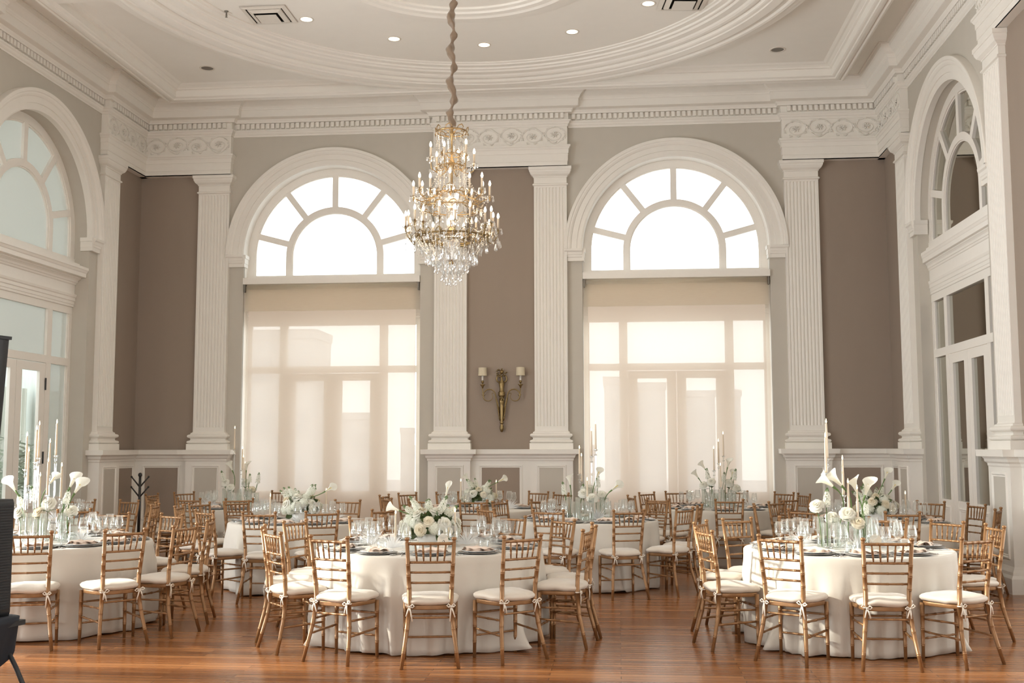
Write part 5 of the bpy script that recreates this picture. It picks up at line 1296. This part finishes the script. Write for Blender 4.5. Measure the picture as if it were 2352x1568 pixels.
for s in (-1, 1):
    g.tube([(s * 0.03, -0.06, zf(500)), (s * 0.075, -0.06, zf(470)), (s * 0.088, -0.06, zf(430)), (s * 0.075, -0.06, zf(385)), (s * 0.05, -0.06, zf(350))], [0.011, 0.014, 0.015, 0.014, 0.01], 7)
    for q in range(6):
        y = 930 + q * 45; g.tube([(s * 0.03, -0.065, zf(y + 40)), (s * (0.07 - 0.006 * q), -0.08, zf(y - 10)), (s * (0.082 - 0.009 * q), -0.085, zf(y - 50))], [0.008, 0.012, 0.003], 5)
    g.tube([(s * 0.036, -0.06, zf(1060)), (s * 0.062, -0.07, zf(950)), (s * 0.095, -0.075, zf(800)), (s * 0.10, -0.075, zf(735))], [0.007, 0.010, 0.010, 0.008], 6)
for q in range(26):
    a = rnd.uniform(0, 2 * PI); r = 0.075 * math.sqrt(rnd.random()); x, z = r * math.cos(a), zf(315) + 0.8 * r * math.sin(a)
    d = Vector((math.cos(a) * 0.03, -0.02, math.sin(a) * 0.03)); g.tube([(x, -0.06, z), (x + d.x * 0.6, -0.09, z + d.z * 0.6), (x + d.x, -0.085, z + d.z)], [0.006, 0.012, 0.003], 5)
g.lathe([(0, -0.03), (0.03, -0.015), (0.036, 0.01), (0.02, 0.035), (0, 0.04)], 10, (0, -0.07, zf(310))); part('acanthus_mount', g, M['bronze'], sc0, True)
for s in (-1, 1):
    P = [(s * 0.036, -0.075, zf(1040)), (s * 0.06, -0.08, zf(900)), (s * 0.095, -0.09, zf(760))]
    cx, cz = 0.205, zf(735)
    for i in range(24):
        u = i / 23; a = PI * (0.95 - 1.95 * u); rr = 0.105 * (1 if u < 0.62 else 1 - (u - 0.62) * 1.25)
        P.append((s * (cx + rr * math.cos(a) * 0.98), -0.10, cz + rr * math.sin(a)))
    # small inner curl
    ex, ey, ez = P[-1]
    P += [(ex + s * 0.012, ey, ez + 0.03), (ex - s * 0.0, ey, ez + 0.045), (ex - s * 0.016, ey, ez + 0.035)]
    g = G(); g.tube(P, [0.008, 0.010, 0.011] + [0.0105] * 14 + [0.0095, 0.009, 0.008, 0.008, 0.007, 0.007, 0.006, 0.006, 0.006, 0.005] + [0.006, 0.006, 0.008], 8)
    xo = s * 0.318
    g.tube([(s * 0.300, -0.10, cz - 0.04), (s * 0.312, -0.10, cz + 0.03), (xo, -0.10, zf(620)), (xo, -0.10, zf(590))], [0.006, 0.0085, 0.0075, 0.008], 7)
    for q in (-1, 1): g.tube([(s * 0.30, -0.10, cz - 0.01), (s * 0.30 + q * 0.02, -0.11, cz + 0.005), (s * 0.30 + q * 0.034, -0.10, cz + 0.022)], [0.006, 0.007, 0.002], 5)
    g.lathe([(0.008, zf(600)), (0.014, zf(590)), (0.02, zf(565)), (0.045, zf(535)), (0.043, zf(530)), (0.018, zf(545)), (0.008, zf(520)), (0.012, zf(512)), (0.024, zf(490)), (0.024, zf(475)), (0.014, zf(455)), (0, zf(455))], 12, (xo, -0.10, 0), caps=False)
    arm = part('arm', g, M['bronze'], sc0, True)
    g = G(); g.lathe([(0.016, zf(458)), (0.016, zf(350)), (0, zf(350))], 12, (xo, -0.10, 0), caps=False); part('candle_sleeve', g, M['white'], arm, True)
    g = G(); g.lathe([(0.074, zf(372)), (0.070, zf(222))], 28, (xo, -0.10, 0), caps=False); g.lathe([(0.072, zf(371)), (0.068, zf(223))], 28, (xo, -0.10, 0), caps=False); part('lamp_shade', g, M['parch'], arm, True)

# ------------------------------------------------------------------ coat rack in the far left corner
cr0 = empty('coat_rack', (-7.80, 17.62, 0)); tag(cr0, 'black wooden coat stand with forked pegs in the far left corner', 'coat rack')
g = G(); g.tube([(0.0, 0, 0.03), (0.0, 0, 1.12)], [0.026, 0.020], 10); part('pole', g, M['blackwood'], cr0, True)
g = G(); g.lathe([(0, 1.10), (0.014, 1.11), (0.033, 1.14), (0.030, 1.17), (0.012, 1.185), (0, 1.187)], 14, caps=False); part('finial', g, M['blackwood'], cr0, True)
for zz in (0.80, 0.965):
    for k in range(2):
        a = k * PI + 0.12; c_, s_ = math.cos(a), math.sin(a); g = G(); g.tube([(0.01 * c_, 0.01 * s_, zz), (0.135 * c_, 0.135 * s_, zz + 0.15)], [0.013, 0.011], 8)
        g.lathe([(0, -0.018), (0.014, -0.012), (0.018, 0), (0.014, 0.012), (0, 0.018)], 8, (0.138 * c_, 0.138 * s_, zz + 0.155), caps=False); part('peg', g, M['blackwood'], cr0, True)
for k in range(4):
    a = k * PI / 2 + 0.8; c_, s_ = math.cos(a), math.sin(a); g = G(); g.tube([(0.02 * c_, 0.02 * s_, 0.10), (0.15 * c_, 0.15 * s_, 0.06), (0.24 * c_, 0.24 * s_, 0.012)], [0.014, 0.013, 0.012], 8); part('foot', g, M['blackwood'], cr0, True)

# ------------------------------------------------------------------ loudspeakers at the left edge
def cbox(g, hx, hy, z0, z1, b=0.02):
    o = [(-hx + b, -hy), (hx - b, -hy), (hx, -hy + b), (hx, hy - b), (hx - b, hy), (-hx + b, hy), (-hx, hy - b), (-hx, -hy + b)]
    g.rings([[(x * 0.985, y * 0.985, z0) for x, y in o], [(x, y, z0 + b) for x, y in o], [(x, y, z1 - b) for x, y in o], [(x * 0.985, y * 0.985, z1) for x, y in o]])
SA = -0.25
sw = empty('subwoofer', (-4.08, 6.40, 0), SA); tag(sw, 'black bass loudspeaker cabinet on a cloth draped stand, left edge', 'loudspeaker')
g = G(); cbox(g, 0.34, 0.26, 0.585, 1.285, 0.025); part('cabinet', g, M['black'], sw, True)
g = G(); rows = []
for k in range(2): pass
g.box(-0.31, -0.272, 0.63, 0.31, -0.258, 1.25); part('grille', g, M['grille'], sw)
g = G(); g.box(0.338, -0.23, 0.63, 0.348, 0.22, 1.25)
part('side_grille', g, M['grille'], sw)
for k in range(36):
    z = 0.65 + k * 0.0165; g = G(); g.box(-0.305, -0.275, z, 0.305, -0.271, z + 0.006); g.box(0.347, -0.22, z, 0.351, 0.21, z + 0.006); part('grille_rib', g, M['greymetal'] if False else M['black'], sw)
cs = empty('column_speaker', (-3.90, 6.42, 0), SA); tag(cs, 'slim black column loudspeaker standing on the bass cabinet, left edge', 'loudspeaker')
g = G(); cbox(g, 0.055, 0.06, 1.286, 2.26, 0.012); g.v = [(x + 0.08 + (z - 1.286) * 0.065, y, z) for x, y, z in g.v]; part('housing', g, M['black'], cs, True)
g = G(); g.box(-0.045, -0.066, 1.32, 0.045, -0.06, 2.23); g.v = [(x + 0.08 + (z - 1.286) * 0.065, y, z) for x, y, z in g.v]; part('grille', g, M['grille'], cs)
g = G(); g.box(-0.06, -0.065, 2.255, 0.06, 0.065, 2.275); g.v = [(x + 0.08 + (z - 1.286) * 0.065, y, z) for x, y, z in g.v]; part('end_cap', g, M['black'], cs)
st = empty('speaker_stand', (-4.08, 6.40, 0), SA); tag(st, 'folding crossed leg stand under the draped black cloth, left edge', 'stand')
for s in (-1, 1):
    for y_ in (-0.22, 0.22):
        g = G(); g.tube([(s * 0.58, y_, 0.012), (s * 0.42, y_, 0.28), (s * 0.24, y_, 0.53)], 0.014, 8); part('leg', g, M['black'], st, True)
g = G(); g.tube([(-0.42, -0.22, 0.28), (0.42, -0.22, 0.28)], 0.012, 8); part('crossbar', g, M['black'], st, True)
for x_ in (-0.57, 0.57):
    g = G(); g.tube([(x_, -0.24, 0.014), (x_, 0.24, 0.014)], 0.013, 8); part('crossbar', g, M['black'], st, True)
g = G(); g.box(-0.42, -0.28, 0.53, 0.42, 0.28, 0.56); part('top_board', g, M['black'], st)
g = G(); n = 72; rows = []
for k in range(10):
    t = k / 9; row = []
    for j in range(n):
        a = 2 * PI * j / n; ex = 0.35
        x = 0.435 * math.copysign(abs(math.cos(a)) ** ex, math.cos(a)); y = 0.30 * math.copysign(abs(math.sin(a)) ** ex, math.sin(a))
        drop = 0.26 + 0.10 * math.sin(a * 3 + 1.2) - 0.05 * math.cos(a)
        f = 1 - 0.22 * t * (0.6 + 0.4 * math.sin(a * 7)) ; row.append((x * f + 0.01 * math.sin(9 * a) * t, y * f, 0.583 - drop * t))
    rows.append(row)
g.rings([[(v[0] * 0.3, v[1] * 0.3, 0.584) for v in rows[0]]] + rows, True, False)
o = part('black_cloth', g, M['blackcloth'], None, True, loc=(-4.08, 6.40, 0), rot=(0, 0, SA)); tag(o, 'black stretch cloth draped over the speaker stand, left edge', 'cloth')

# ------------------------------------------------------------------ ceiling fittings
DL = [(-4.33, 14.85), (-3.25, 15.72), (-1.95, 16.10), (-0.61, 15.70), (0.47, 14.77)]
DN = ['leftmost, beside the air vent', 'second from left', 'middle one, straight beyond the chandelier cord', 'second from right', 'rightmost']
for k, (x, y) in enumerate(DL):
    e = empty('downlight', (x, y, ZC)); tag(e, 'round lit recessed downlight in the ceiling circle, %s' % DN[k].split(',')[0], 'ceiling light', 'lit downlights in the ceiling circle')
    g = G(); g.lathe([(0.082, 0.0), (0.082, -0.004), (0.105, -0.006), (0.108, 0.0)], 28, caps=False); part('trim_ring', g, M['vent'], e, True)
    g = G(); g.lathe([(0.0, -0.001), (0.083, -0.002)], 28, caps=False); part('lens', g, M['lamp'], e, True)
    l = bpy.data.lights.new('downlight_beam', 'AREA'); l.shape = 'DISK'; l.size = 0.15; l.energy = 9; l.color = (1.0, 0.82, 0.58); l.spread = math.radians(120)
    lo = bpy.data.objects.new('downlight_beam', l); COL.objects.link(lo); lo.parent = e; lo.location = (0, 0, -0.012)
for k, (x, y, nm) in enumerate(((-6.47, 16.68, 'left'), (2.48, 16.75, 'right'))):
    e = empty('recessed_speaker', (x, y, ZC)); tag(e, 'unlit round grey ceiling fitting in the far %s corner panel' % nm, 'ceiling fitting', 'unlit ceiling fittings')
    g = G(); g.lathe([(0.095, 0.0), (0.095, -0.006), (0.12, -0.008), (0.125, 0.0)], 28, caps=False); part('rim', g, M['vent'], e, True)
    g = G(); g.lathe([(0.0, -0.003), (0.096, -0.003)], 28, caps=False); part('disc', g, M['greymetal'], e, True)
for k, (x, y, a, nm) in enumerate(((-4.80, 14.62, 0.0, 'left, beside the downlight'), (0.94, 14.72, 0.12, 'right, cut by the top edge'))):
    e = empty('air_diffuser', (x, y, ZC)); e.rotation_euler = (0, 0, a); tag(e, 'square stepped air diffuser in the ceiling, %s' % nm, 'air vent', 'ceiling air diffusers')
    g = G(); g.box(-0.29, -0.29, -0.004, 0.29, 0.29, -0.001); part('duct_shade', g, M['dark'], e)  # flat dark sheet: shade between the louvres put into its colour
    for q, (h0, h1, z0, z1) in enumerate(((0.32, 0.262, -0.015, -0.03), (0.235, 0.175, -0.03, -0.055))):
        g = G(); g.rings([[(sx * h0, sy * h0, z0) for sx, sy in ((-1, -1), (1, -1), (1, 1), (-1, 1))], [(sx * h1, sy * h1, z1) for sx, sy in ((-1, -1), (1, -1), (1, 1), (-1, 1))], [(sx * (h1 - 0.004), sy * (h1 - 0.004), z1 + 0.006) for sx, sy in ((-1, -1), (1, -1), (1, 1), (-1, 1))], [(sx * (h0 + 0.004), sy * (h0 + 0.004), z0 + 0.012) for sx, sy in ((-1, -1), (1, -1), (1, 1), (-1, 1))]], True, False)
        part('louvre', g, M['vent'], e)
    g = G(); g.box(-0.145, -0.145, -0.075, 0.145, 0.145, -0.068); part('centre_plate', g, M['vent'], e)
for k, (x, y, nm) in enumerate(((-5.35, 14.45, 'beside the left air vent'), (1.40, 14.35, 'beside the right air vent'))):
    e = empty('sprinkler', (x, y, ZC)); tag(e, 'small pendent fire sprinkler %s' % nm, 'sprinkler', 'ceiling sprinklers')
    g = G(); g.lathe([(0.03, 0), (0.028, -0.008), (0.012, -0.014), (0.010, -0.05), (0.014, -0.055), (0.004, -0.075), (0.018, -0.085), (0.018, -0.088), (0, -0.09)], 12, caps=False); part('head', g, M['greymetal'], e, True)
    g = G()
    for s in (-1, 1): g.tube([(s * 0.010, 0, -0.05), (s * 0.014, 0, -0.068), (0, 0, -0.084)], 0.002, 5)
    part('deflector_frame', g, M['greymetal'], e)
